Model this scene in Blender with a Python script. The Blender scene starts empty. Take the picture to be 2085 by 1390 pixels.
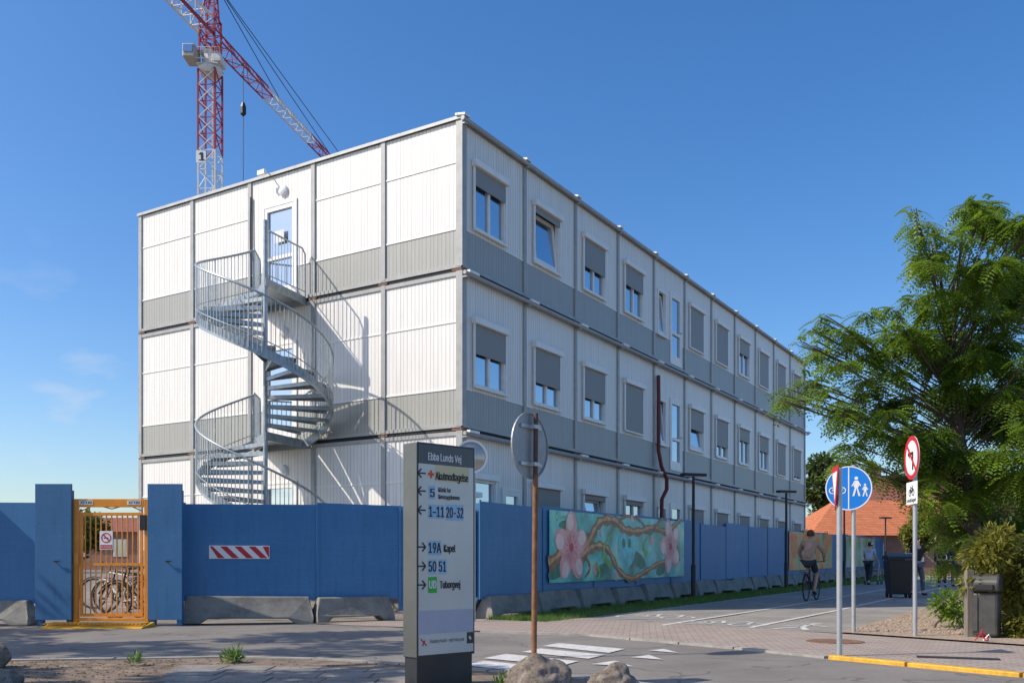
import bpy, bmesh, math, random, os
import numpy as np
from mathutils import Vector, Matrix
from mathutils import noise as mn
random.seed(7); rng=np.random.default_rng(5)
S=bpy.context.scene; COL=S.collection
R=math.radians; PI=math.pi
H=1.0; FP=1900.0; CX=1042.5; HY=1148.0
def zg(y): return 0.0 if y<18 else .009*(min(y,90)-18)
def G(px,py):
    k=(py-HY)/FP
    D=H/k if k>1e-4 else 1e9
    if D>18: D=(H+.162)/(k+.009)
    return Vector(((px-CX)/FP*D,D,zg(D)))
def P(px,py,D): return Vector(((px-CX)/FP*D,D,H+(HY-py)/FP*D))
# ---------------------------------------------------------------- helpers
class MB:
    def __init__(s): s.v=[]; s.f=[]
    def add(s,vs,fs):
        n=len(s.v); s.v+= [tuple(v) for v in vs]; s.f+= [tuple(i+n for i in f) for f in fs]; return s
    def box(s,x0,x1,y0,y1,z0,z1,mp=None):
        vs=[(x,y,z) for x in (x0,x1) for y in (y0,y1) for z in (z0,z1)]
        if mp: vs=[mp(*v) for v in vs]
        return s.add(vs,[(0,1,3,2),(4,6,7,5),(0,4,5,1),(2,3,7,6),(0,2,6,4),(1,5,7,3)])
    def bar(s,p,q,w,h=None,up=(0,0,1)):
        h=h or w; p=Vector(p); q=Vector(q); d=(q-p).normalized(); u=Vector(up)
        if abs(d.dot(u))>.98: u=Vector((1,0,0))
        a=d.cross(u).normalized()*w/2; b=a.cross(d).normalized()*h/2
        vs=[p-a-b,p+a-b,p+a+b,p-a+b,q-a-b,q+a-b,q+a+b,q-a+b]
        return s.add(vs,[(0,3,2,1),(4,5,6,7),(0,1,5,4),(1,2,6,5),(2,3,7,6),(3,0,4,7)])
    def tube(s,pts,r,n=8,closed=False):
        pts=[Vector(p) for p in pts]; m=len(pts); rs=r if isinstance(r,(list,tuple)) else [r]*m
        ref=None; base=len(s.v)
        for i,p in enumerate(pts):
            if closed: d=(pts[(i+1)%m]-pts[i-1]).normalized()
            else: d=(pts[min(i+1,m-1)]-pts[max(i-1,0)]).normalized()
            if ref is None:
                ref=Vector((0,0,1)) if abs(d.z)<.9 else Vector((1,0,0))
            a=(ref-d*ref.dot(d)).normalized(); b=d.cross(a); ref=a
            for k in range(n):
                t=2*PI*k/n; s.v.append(tuple(p+(a*math.cos(t)+b*math.sin(t))*rs[i]))
        for i in range(m if closed else m-1):
            j=(i+1)%m
            for k in range(n):
                l=(k+1)%n; s.f.append((base+i*n+k,base+i*n+l,base+j*n+l,base+j*n+k))
        if not closed:
            s.f.append(tuple(base+k for k in range(n))[::-1]); s.f.append(tuple(base+(m-1)*n+k for k in range(n)))
        return s
    def prism(s,pts,off):
        pts=[Vector(p) for p in pts]; off=Vector(off); n=len(pts)
        return s.add(pts+[p+off for p in pts],[tuple(range(n))[::-1],tuple(range(n,2*n))]+[(i,(i+1)%n,n+(i+1)%n,n+i) for i in range(n)])
    def plate(s,pts,yf,yb): # outline in local x,z
        return s.prism([(x,yf,z) for x,z in pts],(0,yb-yf,0))
    def disc(s,cx,cz,rx,rz,yf,yb,n=28,rot=0):
        return s.plate([(cx+rx*math.cos(2*PI*k/n)*math.cos(rot)-rz*math.sin(2*PI*k/n)*math.sin(rot),cz+rx*math.cos(2*PI*k/n)*math.sin(rot)+rz*math.sin(2*PI*k/n)*math.cos(rot)) for k in range(n)],yf,yb)
    def ring(s,cx,cz,r0,r1,yf,yb,n=28):
        b=len(s.v)
        for k in range(n):
            c,d=math.cos(2*PI*k/n),math.sin(2*PI*k/n)
            s.v+=[(cx+r0*c,yf,cz+r0*d),(cx+r1*c,yf,cz+r1*d),(cx+r1*c,yb,cz+r1*d),(cx+r0*c,yb,cz+r0*d)]
        for k in range(n):
            j=(k+1)%n
            for i in range(4):
                l=(i+1)%4; s.f.append((b+k*4+i,b+k*4+l,b+j*4+l,b+j*4+i))
        return s
    def lathe(s,prof,c=(0,0,0),n=20):
        b=len(s.v); m=len(prof)
        for r,z in prof:
            for k in range(n): s.v.append((c[0]+r*math.cos(2*PI*k/n),c[1]+r*math.sin(2*PI*k/n),c[2]+z))
        for i in range(m-1):
            for k in range(n):
                l=(k+1)%n; s.f.append((b+i*n+k,b+i*n+l,b+(i+1)*n+l,b+(i+1)*n+k))
        s.f.append(tuple(b+k for k in range(n))[::-1]); s.f.append(tuple(b+(m-1)*n+k for k in range(n)))
        return s
    def ell(s,c,r,n=12,m=8,z0=-1,z1=1):
        prof=[]
        for i in range(m+1):
            t=math.asin(max(-1,min(1,z0)))+(math.asin(max(-1,min(1,z1)))-math.asin(max(-1,min(1,z0))))*i/m
            prof.append((max(.001,math.cos(t)),math.sin(t)))
        b=len(s.v)
        for q,z in prof:
            for k in range(n): s.v.append((c[0]+r[0]*q*math.cos(2*PI*k/n),c[1]+r[1]*q*math.sin(2*PI*k/n),c[2]+r[2]*z))
        for i in range(m):
            for k in range(n):
                l=(k+1)%n; s.f.append((b+i*n+k,b+i*n+l,b+(i+1)*n+l,b+(i+1)*n+k))
        s.f.append(tuple(b+k for k in range(n))[::-1]); s.f.append(tuple(b+m*n+k for k in range(n)))
        return s
    def build(s,name,mat,parent=None,smooth=False,bevel=0,fix=True):
        me=bpy.data.meshes.new(name); me.from_pydata(s.v,[],s.f)
        if fix:
            bm=bmesh.new(); bm.from_mesh(me); bmesh.ops.recalc_face_normals(bm,faces=bm.faces); bm.to_mesh(me); bm.free()
        o=bpy.data.objects.new(name,me); COL.objects.link(o); o.parent=parent
        if mat: me.materials.append(mat)
        if smooth:
            for p in me.polygons: p.use_smooth=True
            try: me.set_sharp_from_angle(angle=R(40))
            except Exception: pass
        if bevel:
            b=o.modifiers.new('bevel','BEVEL'); b.width=bevel; b.segments=2; b.limit_method='ANGLE'
        return o
def tag(o,label=None,cat=None,group=None,kind=None):
    if label: o['label']=label
    if cat: o['category']=cat
    if group: o['group']=group
    if kind: o['kind']=kind
    return o
def thing(name,label,cat,loc=(0,0,0),rz=0,group=None):
    o=bpy.data.objects.new(name,None); COL.objects.link(o); o.empty_display_size=.2
    o.location=loc; o.rotation_euler=(0,0,rz); return tag(o,label,cat,group)
ORD=['first','second','third','fourth','fifth','sixth','seventh','eighth','ninth','tenth','eleventh','twelfth','thirteenth','fourteenth','fifteenth','sixteenth','seventeenth','eighteenth','nineteenth','twentieth','twenty first','twenty second','twenty third','twenty fourth','twenty fifth']
# ---------------------------------------------------------------- materials
def nt(name):
    m=bpy.data.materials.new(name); m.use_nodes=True; t=m.node_tree; b=t.nodes['Principled BSDF']; return m,t,b
def N(t,ty,**k):
    n=t.nodes.new(ty)
    for a,v in k.items(): setattr(n,a,v)
    return n
def math_(t,op,a,b=None):
    n=t.nodes.new('ShaderNodeMath'); n.operation=op
    for i,x in enumerate((a,b)):
        if x is None: continue
        if isinstance(x,(int,float)): n.inputs[i].default_value=x
        else: t.links.new(x,n.inputs[i])
    return n.outputs[0]
def ramp(t,fac,stops):
    r=t.nodes.new('ShaderNodeValToRGB'); t.links.new(fac,r.inputs[0])
    e=r.color_ramp.elements
    while len(e)<len(stops): e.new(.5)
    for i,(p,c) in enumerate(stops): e[i].position=p; e[i].color=(*c,1) if len(c)==3 else c
    return r.outputs[0]
def mix(t,fac,a,b,mode='MIX'):
    n=t.nodes.new('ShaderNodeMix'); n.data_type='RGBA'; n.blend_type=mode
    for i,x in ((0,fac),(6,a),(7,b)):
        if isinstance(x,(int,float)): n.inputs[i].default_value=x
        elif isinstance(x,tuple): n.inputs[i].default_value=(*x,1) if len(x)==3 else x
        else: t.links.new(x,n.inputs[i])
    return n.outputs[2]
def noise(t,vec,scale,detail=5,rough=.6):
    n=N(t,'ShaderNodeTexNoise'); n.inputs['Scale'].default_value=scale; n.inputs['Detail'].default_value=detail; n.inputs['Roughness'].default_value=rough
    t.links.new(vec,n.inputs['Vector']); return n.outputs['Fac']
def bump(t,b,h,st,dist=.01):
    n=t.nodes.new('ShaderNodeBump'); n.inputs['Strength'].default_value=st; n.inputs['Distance'].default_value=dist
    t.links.new(h,n.inputs['Height']); t.links.new(n.outputs[0],b.inputs['Normal'])
def mapping(t,vec,sc):
    n=t.nodes.new('ShaderNodeMapping'); n.inputs['Scale'].default_value=sc; t.links.new(vec,n.inputs['Vector']); return n.outputs[0]
def objc(t): return N(t,'ShaderNodeTexCoord').outputs['Object']
def sc(c,k): return tuple(min(1,x*k) for x in c)
def M(name,col,rough=.6,metal=0,var=.12,scale=4,bmp=0,bscale=40,st=(1,1,1),dirt=0):
    m,t,b=nt(name); v=objc(t); v=mapping(t,v,st)
    f=noise(t,v,scale)
    c=ramp(t,f,[(.3,sc(col,1-var)),(.7,sc(col,1+var))])
    if dirt:
        d=noise(t,v,scale*2.3,8,.75); c=mix(t,math_(t,'MULTIPLY',ramp(t,d,[(.5,(0,0,0)),(.75,(1,1,1))]),dirt),c,sc(col,.35))
    t.links.new(c,b.inputs['Base Color'])
    b.inputs['Roughness'].default_value=rough; b.inputs['Metallic'].default_value=metal
    if bmp: bump(t,b,noise(t,v,bscale),bmp,.01)
    return m
def flat(name,col,rough=.5,metal=0): return M(name,col,rough,metal,.05,7)
def facade(name,col,grime=.3,ln=.6):
    m,t,b=nt(name); v=objc(t); s=N(t,'ShaderNodeSeparateXYZ'); t.links.new(v,s.inputs[0])
    u=math_(t,'ADD',s.outputs[0],s.outputs[1])
    wob=math_(t,'MULTIPLY',math_(t,'SUBTRACT',noise(t,mapping(t,v,(3,3,.0)),2,2),.5),.07)
    ph=math_(t,'MULTIPLY',math_(t,'ADD',u,wob),10.2)
    fr=math_(t,'FRACT',ph); line=math_(t,'LESS_THAN',fr,.11)
    streak=noise(t,mapping(t,v,(6,6,.35)),2.2,6,.7)
    big=noise(t,v,.5,3)
    c=ramp(t,streak,[(.3,sc(col,1-grime*.45)),(.65,sc(col,1.03))])
    c=mix(t,math_(t,'MULTIPLY',big,.25),c,sc(col,.80))
    wn=N(t,'ShaderNodeTexWhiteNoise'); wn.noise_dimensions='1D'; t.links.new(math_(t,'FLOOR',ph),wn.inputs['W'])
    c=mix(t,math_(t,'MULTIPLY',wn.outputs['Value'],.13),c,sc(col,.66))
    c=mix(t,math_(t,'MULTIPLY',line,ln),c,sc(col,.3))
    t.links.new(c,b.inputs['Base Color']); b.inputs['Roughness'].default_value=.42
    bump(t,b,math_(t,'SUBTRACT',1.0,line),.6,.008)
    return m
MWHITE=facade('facade_white',(.88,.84,.77)); MGREY=facade('facade_grey_band',(.42,.41,.36)); MGREYR=facade('facade_cool_band',(.39,.395,.375))
MPOST=M('grey_post',(.37,.365,.345),.45,.1,.1,3,dirt=.35)
MTRIM=M('white_trim',(.84,.82,.77),.4,0,.06,5); MDARK=M('dark_gap',(.02,.02,.02),.8); MEDGE=M('roof_edge_grey',(.48,.48,.46),.45,.1,.1,3,dirt=.35)
MINT=M('dark_interior',(.05,.055,.06),.9); MRUST=M('rust',(.20,.10,.055),.8,0,.4,6,dirt=.4)
def glassy(name,col,fac=.5,tint=(.8,.9,1),rg=.02):
    m,t,b=nt(name); g=N(t,'ShaderNodeBsdfGlossy'); g.inputs['Roughness'].default_value=rg; g.inputs['Color'].default_value=(*tint,1)
    b.inputs['Base Color'].default_value=(*col,1); b.inputs['Roughness'].default_value=.3
    x=N(t,'ShaderNodeMixShader'); x.inputs[0].default_value=fac; t.links.new(b.outputs[0],x.inputs[1]); t.links.new(g.outputs[0],x.inputs[2])
    t.links.new(x.outputs[0],t.nodes['Material Output'].inputs['Surface']); return m
MGLASS=glassy('window_glass',(.03,.06,.10)); MMIRROR=glassy('mirror',(.36,.34,.31),.35,(.62,.58,.52),.12)
def shutter_mat():
    m,t,b=nt('shutter_slats'); v=objc(t); s=N(t,'ShaderNodeSeparateXYZ'); t.links.new(v,s.inputs[0])
    fr=math_(t,'FRACT',math_(t,'MULTIPLY',s.outputs[2],22)); l=math_(t,'LESS_THAN',fr,.2)
    c=mix(t,math_(t,'MULTIPLY',l,.45),(.26,.26,.26),(.11,.11,.115)); t.links.new(c,b.inputs['Base Color']); b.inputs['Roughness'].default_value=.5
    bump(t,b,fr,.5,.006); return m
MSHUT=shutter_mat()
MGALV=M('galvanised_steel',(.36,.40,.42),.42,.45,.22,9,dirt=.3)
def ply(name,col):
    m,t,b=nt(name); v=objc(t)
    oi=N(t,'ShaderNodeObjectInfo').outputs['Random']
    g=noise(t,mapping(t,v,(.35,.35,9)),2.5,6,.7); big=noise(t,v,.9,6,.7); sm=noise(t,mapping(t,v,(5,5,.5)),2,5,.7); wr=noise(t,v,6,7,.8)
    c=ramp(t,g,[(.25,sc(col,.92)),(.7,sc(col,1.08))])
    c=mix(t,math_(t,'MULTIPLY',ramp(t,big,[(.40,(0,0,0)),(.72,(1,1,1))]),.55),c,tuple(x*1.15+.045 for x in col))
    c=mix(t,math_(t,'MULTIPLY',ramp(t,sm,[(.50,(0,0,0)),(.8,(1,1,1))]),.5),c,sc(col,.5))
    c=mix(t,math_(t,'MULTIPLY',oi,.3),c,sc(col,.68))
    c=mix(t,ramp(t,wr,[(.60,(0,0,0)),(.70,(.28,.28,.28))]),c,(.20,.28,.34))
    sp=noise(t,v,28,2,.5); c=mix(t,ramp(t,sp,[(.69,(0,0,0)),(.74,(.5,.5,.5))]),c,(.02,.03,.06))
    t.links.new(c,b.inputs['Base Color']); b.inputs['Roughness'].default_value=.5; bump(t,b,big,.2,.01); return m
MPLY=ply('blue_plywood',(.042,.185,.385)); MPLYD=ply('blue_boards',(.028,.135,.30))
def concrete(name,col):
    m,t,b=nt(name); v=objc(t); a=noise(t,v,3,8,.7); f=noise(t,v,60,3)
    c=ramp(t,a,[(.3,sc(col,.5)),(.55,col),(.8,sc(col,1.3))]); c=mix(t,math_(t,'MULTIPLY',f,.3),c,sc(col,.6))
    t.links.new(c,b.inputs['Base Color']); b.inputs['Roughness'].default_value=.9; bump(t,b,a,.5,.03); return m
MCONC=concrete('concrete',(.29,.265,.225)); MSLAB=concrete('paving_slab',(.28,.25,.215)); MCONCL=concrete('kerb_stone',(.38,.345,.30))
def rockmat():
    m,t,b=nt('boulder_stone'); v=objc(t); a=noise(t,v,6,8,.75); f=noise(t,v,45,5,.8); l=noise(t,v,18,6,.8)
    c=ramp(t,a,[(.35,(.10,.075,.055)),(.5,(.22,.175,.135)),(.65,(.33,.28,.23))]); c=mix(t,ramp(t,f,[(.5,(0,0,0)),(.62,(.7,.7,.7))]),c,(.06,.045,.035))
    c=mix(t,ramp(t,l,[(.60,(0,0,0)),(.66,(.75,.75,.75))]),c,(.46,.43,.38)); t.links.new(c,b.inputs['Base Color']); b.inputs['Roughness'].default_value=.9; bump(t,b,l,.6,.015); return m
MROCK=rockmat()
def asphalt(name,col,crack=.5):
    m,t,b=nt(name); v=objc(t); f=noise(t,v,90,3,.8); g=noise(t,v,.7,6,.65); g2=noise(t,v,5,5,.7)
    c=ramp(t,g,[(.3,sc(col,.72)),(.7,sc(col,1.28))]); c=mix(t,math_(t,'MULTIPLY',g2,.4),c,sc(col,.7))
    c=mix(t,ramp(t,f,[(.5,(0,0,0)),(.75,(.6,.6,.6))]),c,sc(col,1.9))
    vo=N(t,'ShaderNodeTexVoronoi'); vo.feature='DISTANCE_TO_EDGE'; vo.inputs['Scale'].default_value=.45
    vv=N(t,'ShaderNodeVectorMath'); vv.operation='ADD'; nn=N(t,'ShaderNodeTexNoise'); nn.inputs['Scale'].default_value=1.5; t.links.new(v,nn.inputs['Vector'])
    t.links.new(v,vv.inputs[0]); t.links.new(nn.outputs['Color'],vv.inputs[1]); t.links.new(vv.outputs[0],vo.inputs['Vector'])
    cr=math_(t,'LESS_THAN',vo.outputs['Distance'],.008); c=mix(t,math_(t,'MULTIPLY',cr,crack),c,sc(col,.35))
    t.links.new(c,b.inputs['Base Color']); b.inputs['Roughness'].default_value=.88; bump(t,b,f,.5,.01); return m
MASPH=asphalt('road_asphalt',(.21,.185,.157)); MPATH=asphalt('path_asphalt',(.27,.245,.212),.35)
def bricks(name,c1,c2,mo,scale,rot=0,bw=.5,rh=.25):
    m,t,b=nt(name); v=objc(t); mp=N(t,'ShaderNodeMapping'); mp.inputs['Rotation'].default_value=(0,0,rot); t.links.new(v,mp.inputs['Vector'])
    k=N(t,'ShaderNodeTexBrick'); k.inputs['Color1'].default_value=(*c1,1); k.inputs['Color2'].default_value=(*c2,1); k.inputs['Mortar'].default_value=(*mo,1)
    k.inputs['Scale'].default_value=scale; k.inputs['Mortar Size'].default_value=.015; k.inputs['Brick Width'].default_value=bw; k.inputs['Row Height'].default_value=rh
    t.links.new(mp.outputs[0],k.inputs['Vector']); n=noise(t,v,1.2,6,.7)
    c=mix(t,math_(t,'MULTIPLY',n,.6),k.outputs['Color'],sc(c1,.5)); t.links.new(c,b.inputs['Base Color']); b.inputs['Roughness'].default_value=.85
    bump(t,b,k.outputs['Fac'],-.4,.01); return m
MPAVE=bricks('paver_bricks',(.38,.29,.23),(.47,.385,.32),(.11,.09,.07),2.6,R(8))
def wallbrick(name,c1,c2,mo):
    m,t,b=nt(name); v=objc(t); s=N(t,'ShaderNodeSeparateXYZ'); t.links.new(v,s.inputs[0]); cb=N(t,'ShaderNodeCombineXYZ')
    t.links.new(math_(t,'ADD',s.outputs[0],s.outputs[1]),cb.inputs[0]); t.links.new(s.outputs[2],cb.inputs[1])
    k=N(t,'ShaderNodeTexBrick'); k.inputs['Color1'].default_value=(*c1,1); k.inputs['Color2'].default_value=(*c2,1); k.inputs['Mortar'].default_value=(*mo,1); k.inputs['Scale'].default_value=2.2
    t.links.new(cb.outputs[0],k.inputs['Vector']); t.links.new(k.outputs['Color'],b.inputs['Base Color']); b.inputs['Roughness'].default_value=.9; return m
MBRICK=wallbrick('red_brick',(.28,.12,.08),(.34,.16,.10),(.3,.27,.24)); MTILE=wallbrick('orange_roof_tile',(.60,.20,.08),(.47,.14,.05),(.16,.05,.03)); MTILE2=wallbrick('brown_roof_tile',(.30,.10,.07),(.24,.08,.05),(.08,.03,.02))
def leafmat(name,c0,c1,scale=1.2,tl=.35):
    m,t,b=nt(name); v=objc(t); n=noise(t,v,scale,3,.6); n2=noise(t,v,17,2)
    c=ramp(t,n,[(.32,c0),(.66,c1)]); c=mix(t,math_(t,'MULTIPLY',n2,.5),c,sc(c0,1.2))
    t.links.new(c,b.inputs['Base Color']); b.inputs['Roughness'].default_value=.45
    tr=N(t,'ShaderNodeBsdfTranslucent'); t.links.new(mix(t,.5,c,sc(c1,1.5)),tr.inputs['Color'])
    x=N(t,'ShaderNodeMixShader'); x.inputs[0].default_value=tl; t.links.new(b.outputs[0],x.inputs[1]); t.links.new(tr.outputs[0],x.inputs[2])
    t.links.new(x.outputs[0],t.nodes['Material Output'].inputs['Surface']); return m
MLEAF=leafmat('locust_leaf',(.05,.105,.012),(.24,.35,.03),1.6,.35); MLEAF2=leafmat('yellow_green_leaf',(.11,.12,.02),(.31,.29,.045)); MLEAF3=leafmat('dark_leaf',(.04,.07,.02),(.12,.16,.035)); MGRASS=leafmat('grass',(.06,.13,.02),(.18,.28,.05),3)
MBARK=M('bark',(.09,.065,.05),.9,0,.3,8,.8,20)
MSOIL=M('soil',(.20,.145,.10),.95,0,.45,5,.9,30,dirt=.5); MGRAV=M('gravel_bed',(.36,.265,.19),.95,0,.45,22,1,40,dirt=.5); MYARD=M('yard_ground',(.20,.175,.15),.95,0,.3,2,.5,30)
MGROUND=asphalt('far_ground',(.17,.16,.14),0)
MBLACK=M('black_plastic',(.02,.02,.022),.45); MRUB=M('rubber',(.018,.018,.018),.8); MDGREY=M('dull_grey_metal',(.13,.13,.13),.5,.4)
MORANGE=M('orange_paint',(.80,.28,.015),.4,.0,.12,6,dirt=.2); MYEL=M('yellow_paint',(.66,.36,.03),.6,0,.25,9,dirt=.6)
MRED=flat('red_paint',(.55,.02,.03)); MCROSS=flat('orange_red_paint',(.72,.09,.02)); MDRED=flat('dark_red_pipe',(.16,.015,.015)); MWPAINT=flat('white_paint',(.8,.8,.78)); MLINE=M('road_marking',(.62,.59,.54),.7,0,.2,9,dirt=.85)
MBLUE=flat('traffic_blue',(.01,.20,.66),.35); MPOLE=M('galvanised_pole',(.46,.47,.47),.4,.5,.1,6,dirt=.15); MSBACK=M('sign_back',(.33,.34,.35),.5,.3,.15,5,dirt=.2)
MPRUST=M('rusty_pole',(.24,.105,.045),.75,.1,.35,7,dirt=.6); MCRED=flat('crane_red',(.36,.025,.03)); MCWH=flat('crane_white',(.68,.66,.63)); MCAB=flat('crane_cabin_beige',(.40,.38,.33))
MPYL=M('pylon_charcoal',(.05,.053,.057),.4,.4,.1,4); MPYLH=M('pylon_header_grey',(.10,.105,.105),.4,.2,.1,4); MPYLS=M('pylon_side',(.15,.155,.145),.4,.5,.1,4); MPF=M('pylon_face',(.60,.60,.55),.2,0,.06,2); MHI=flat('pale_blue_patch',(.33,.52,.68)); MTXT=flat('black_lettering',(.015,.015,.018)); MGREEN=flat('green_patch',(.03,.42,.04)); MLAV=flat('lavender_band',(.44,.44,.52)); MBEIGE=flat('beige_patch',(.66,.56,.32))
MSKIN=M('skin',(.58,.35,.25),.55); MHAIR=M('brown_hair',(.11,.05,.022),.7,0,.3,40,.5,60); MHAIRD=M('dark_hair',(.03,.02,.015),.7)
MCLB=M('light_blue_cloth',(.42,.52,.66),.85,0,.1,9,.3,30); MCDK=M('dark_cloth',(.035,.04,.055),.9,0,.2,9,.3,30); MCBG=M('beige_cloth',(.44,.30,.21),.85,0,.15,9,.3,30); MCWT=M('white_cloth',(.72,.72,.70),.85); MCBK=M('black_cloth',(.02,.02,.022),.9); MJEAN=M('grey_jeans',(.10,.12,.16),.9)
# ---------------------------------------------------------------- camera, light, sky
cam=bpy.data.cameras.new('camera'); co=bpy.data.objects.new('camera',cam); COL.objects.link(co); S.camera=co
co.location=(0,0,H); co.rotation_euler=(R(90),0,0); cam.sensor_width=36; cam.lens=FP/2085*36; cam.shift_y=(HY-695)/2085; cam.shift_x=0; cam.clip_end=3000; cam.clip_start=.05
SD=Vector((2.04,.51,-1.93)).normalized()
sl=bpy.data.lights.new('sun','SUN'); sl.energy=4.7; sl.angle=R(.5); sl.color=(1,.925,.82)
so=bpy.data.objects.new('sun',sl); COL.objects.link(so); so.rotation_euler=SD.to_track_quat('-Z','Y').to_euler(); so.location=(-20,-5,20)
w=bpy.data.worlds.new('World'); S.world=w; w.use_nodes=True; t=w.node_tree; bg=t.nodes['Background']
sky=t.nodes.new('ShaderNodeTexSky'); sky.sky_type='NISHITA'; sky.sun_disc=False; sky.sun_elevation=math.asin(-SD.z); sky.sun_rotation=math.atan2(-SD.x,-SD.y)%(2*PI); sky.air_density=1.0; sky.dust_density=1.3; sky.ozone_density=3.2
hs=t.nodes.new('ShaderNodeHueSaturation'); hs.inputs['Hue'].default_value=.505; hs.inputs['Saturation'].default_value=1.30; hs.inputs['Value'].default_value=1.22; t.links.new(sky.outputs[0],hs.inputs['Color'])
tc=t.nodes.new('ShaderNodeTexCoord'); mpn=t.nodes.new('ShaderNodeMapping'); mpn.inputs['Scale'].default_value=(4,4,10); t.links.new(tc.outputs['Generated'],mpn.inputs['Vector'])
nz=t.nodes.new('ShaderNodeTexNoise'); nz.inputs['Scale'].default_value=3.2; nz.inputs['Detail'].default_value=10; t.links.new(mpn.outputs[0],nz.inputs['Vector'])
cl=ramp(t,nz.outputs['Fac'],[(.56,(0,0,0)),(.76,(1,1,1))])
sp=t.nodes.new('ShaderNodeSeparateXYZ'); t.links.new(tc.outputs['Generated'],sp.inputs[0])
low=ramp(t,sp.outputs[2],[(.02,(1,1,1)),(.32,(0,0,0))]); lf=ramp(t,math_(t,'MULTIPLY',sp.outputs[0],-1),[(.2,(0,0,0)),(.4,(1,1,1))])
k=math_(t,'MULTIPLY',math_(t,'MULTIPLY',math_(t,'MULTIPLY',cl,low),lf),.6)
t.links.new(mix(t,k,hs.outputs[0],(5.4,5.4,5.6)),bg.inputs['Color']); bg.inputs['Strength'].default_value=.15
S.view_settings.view_transform='Standard'; S.view_settings.look='None'; S.view_settings.exposure=0
# ---------------------------------------------------------------- text
FONT=None
try:
    d_=os.path.join(bpy.utils.resource_path('LOCAL'),'datafiles','fonts')
    for nme in ('Inter.woff2','Noto Sans CJK Regular.woff2'):
        if FONT is None and os.path.exists(os.path.join(d_,nme)): FONT=bpy.data.fonts.load(os.path.join(d_,nme))
except Exception as e: print('font',e)
def text_mesh(s):
    cu=bpy.data.curves.new('lettering','FONT'); cu.body=s; cu.size=1; cu.extrude=0; cu.resolution_u=3
    if FONT: cu.font=FONT
    ob=bpy.data.objects.new('lettering',cu); COL.objects.link(ob)
    dg=bpy.context.evaluated_depsgraph_get(); me=bpy.data.meshes.new_from_object(ob.evaluated_get(dg))
    v=[tuple(a.co) for a in me.vertices]; f=[tuple(p.vertices) for p in me.polygons]
    bpy.data.objects.remove(ob); return v,f
CAPH=max([a[1] for a in text_mesh('H')[0]]+[.01])
def txt(name,s,parent,mat,u,z,h,width=None,y=-.004,flip=False,bold=0):
    v,f=text_mesh(s)
    if not v: return
    x0=min(a[0] for a in v); x1=max(a[0] for a in v); k=h/CAPH; kx=k if width is None else width/(x1-x0)
    mb=MB()
    for i,dx in enumerate([0] if not bold else [-bold,0,bold]):
        vs=[]
        for a in v:
            xx=(a[0]-x0)*kx
            if flip: xx=(x1-x0)*kx-xx
            vs.append((u+xx+dx,y-.0004*i,z+a[1]*k))
        mb.add(vs,f)
    return mb.build(name,mat,parent,fix=False)
class Pl:
    def __init__(s,ox,oy,a): s.ox,s.oy,s.a=ox,oy,a; s.c,s.s=math.cos(a),math.sin(a)
    def uz(s,px,py,z0=0):
        q=(px-CX)/FP; u=(q*s.oy-s.ox)/(s.c-q*s.s); D=s.oy+s.s*u
        return u,H+(HY-py)/FP*D-z0
# ---------------------------------------------------------------- ground sheets
def sheet(name,pts,off,mat,kind='structure'):
    bm=bmesh.new(); vs=[bm.verts.new((p[0],p[1],0)) for p in pts]; bm.faces.new(vs)
    for yc in (18,90):
        bmesh.ops.bisect_plane(bm,geom=bm.verts[:]+bm.edges[:]+bm.faces[:],plane_co=(0,yc,0),plane_no=(0,1,0))
    bmesh.ops.triangulate(bm,faces=bm.faces[:])
    for v in bm.verts: v.co.z=zg(v.co.y)+off
    bmesh.ops.recalc_face_normals(bm,faces=bm.faces)
    if sum(f.normal.z for f in bm.faces)<0: bmesh.ops.reverse_faces(bm,faces=bm.faces[:])
    me=bpy.data.meshes.new(name); bm.to_mesh(me); bm.free(); me.materials.append(mat)
    o=bpy.data.objects.new(name,me); COL.objects.link(o); o['kind']=kind; return o
sheet('ground',[(-900,-60),(900,-60),(900,1500),(-900,1500)],-.012,MGROUND)
Cc=Vector((-1.01,18.8,0)); DR=Vector((.524,.852,0)).normalized(); DL=Vector((-.852,.524,0)).normalized(); NV=-DL
ANG=math.atan2(DR.y,DR.x)
def UV(u,v,z=0): 
    p=Cc+DR*u+NV*v; return Vector((p.x,p.y,zg(p.y)+z))
sheet('building_yard',[(-30,15.4),(-5.4,15.6),(-3.3,16.2),(-2,16.9),(-.62,17.2)]+[UV(60,1.25)[:2],(10,90),(-60,90)],-.007,MYARD)
roadpts=[(-40,-10),(-40,15.3),(-9,15.0),G(380,1272)[:2],G(700,1270)[:2],G(980,1286)[:2],G(1200,1293)[:2],G(1500,1320)[:2],G(1690,1338)[:2],G(2085,1378)[:2],G(2500,1425)[:2],(14,3),(14,-10)]
sheet('road',roadpts,-.003,MASPH)
sheet('brick_pavement',[G(640,1268)[:2],G(820,1262)[:2],G(980,1259)[:2],G(1180,1258)[:2],G(1700,1289)[:2],G(2300,1330)[:2],(14,8.5),G(2500,1418)[:2],G(2085,1376)[:2],G(1690,1336)[:2],G(1500,1318)[:2],G(1200,1291)[:2],G(980,1284)[:2],G(820,1276)[:2],G(700,1272)[:2]],.004,MPAVE)
sheet('shared_path',[UV(-.9,2.65)[:2],UV(85,2.65)[:2],UV(85,7.6)[:2],UV(-1.4,7.6)[:2]],.001,MPATH)
sheet('grass_verge',[UV(-1.6,1.55)[:2],UV(70,1.2)[:2],UV(70,2.66)[:2],UV(-1.0,2.66)[:2]],.008,MSOIL)
sheet('gravel_bed',[UV(-1.35,7.62)[:2],UV(40,7.62)[:2],UV(40,20)[:2],(14,9.2),G(2300,1328)[:2]],.012,MGRAV)
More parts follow.
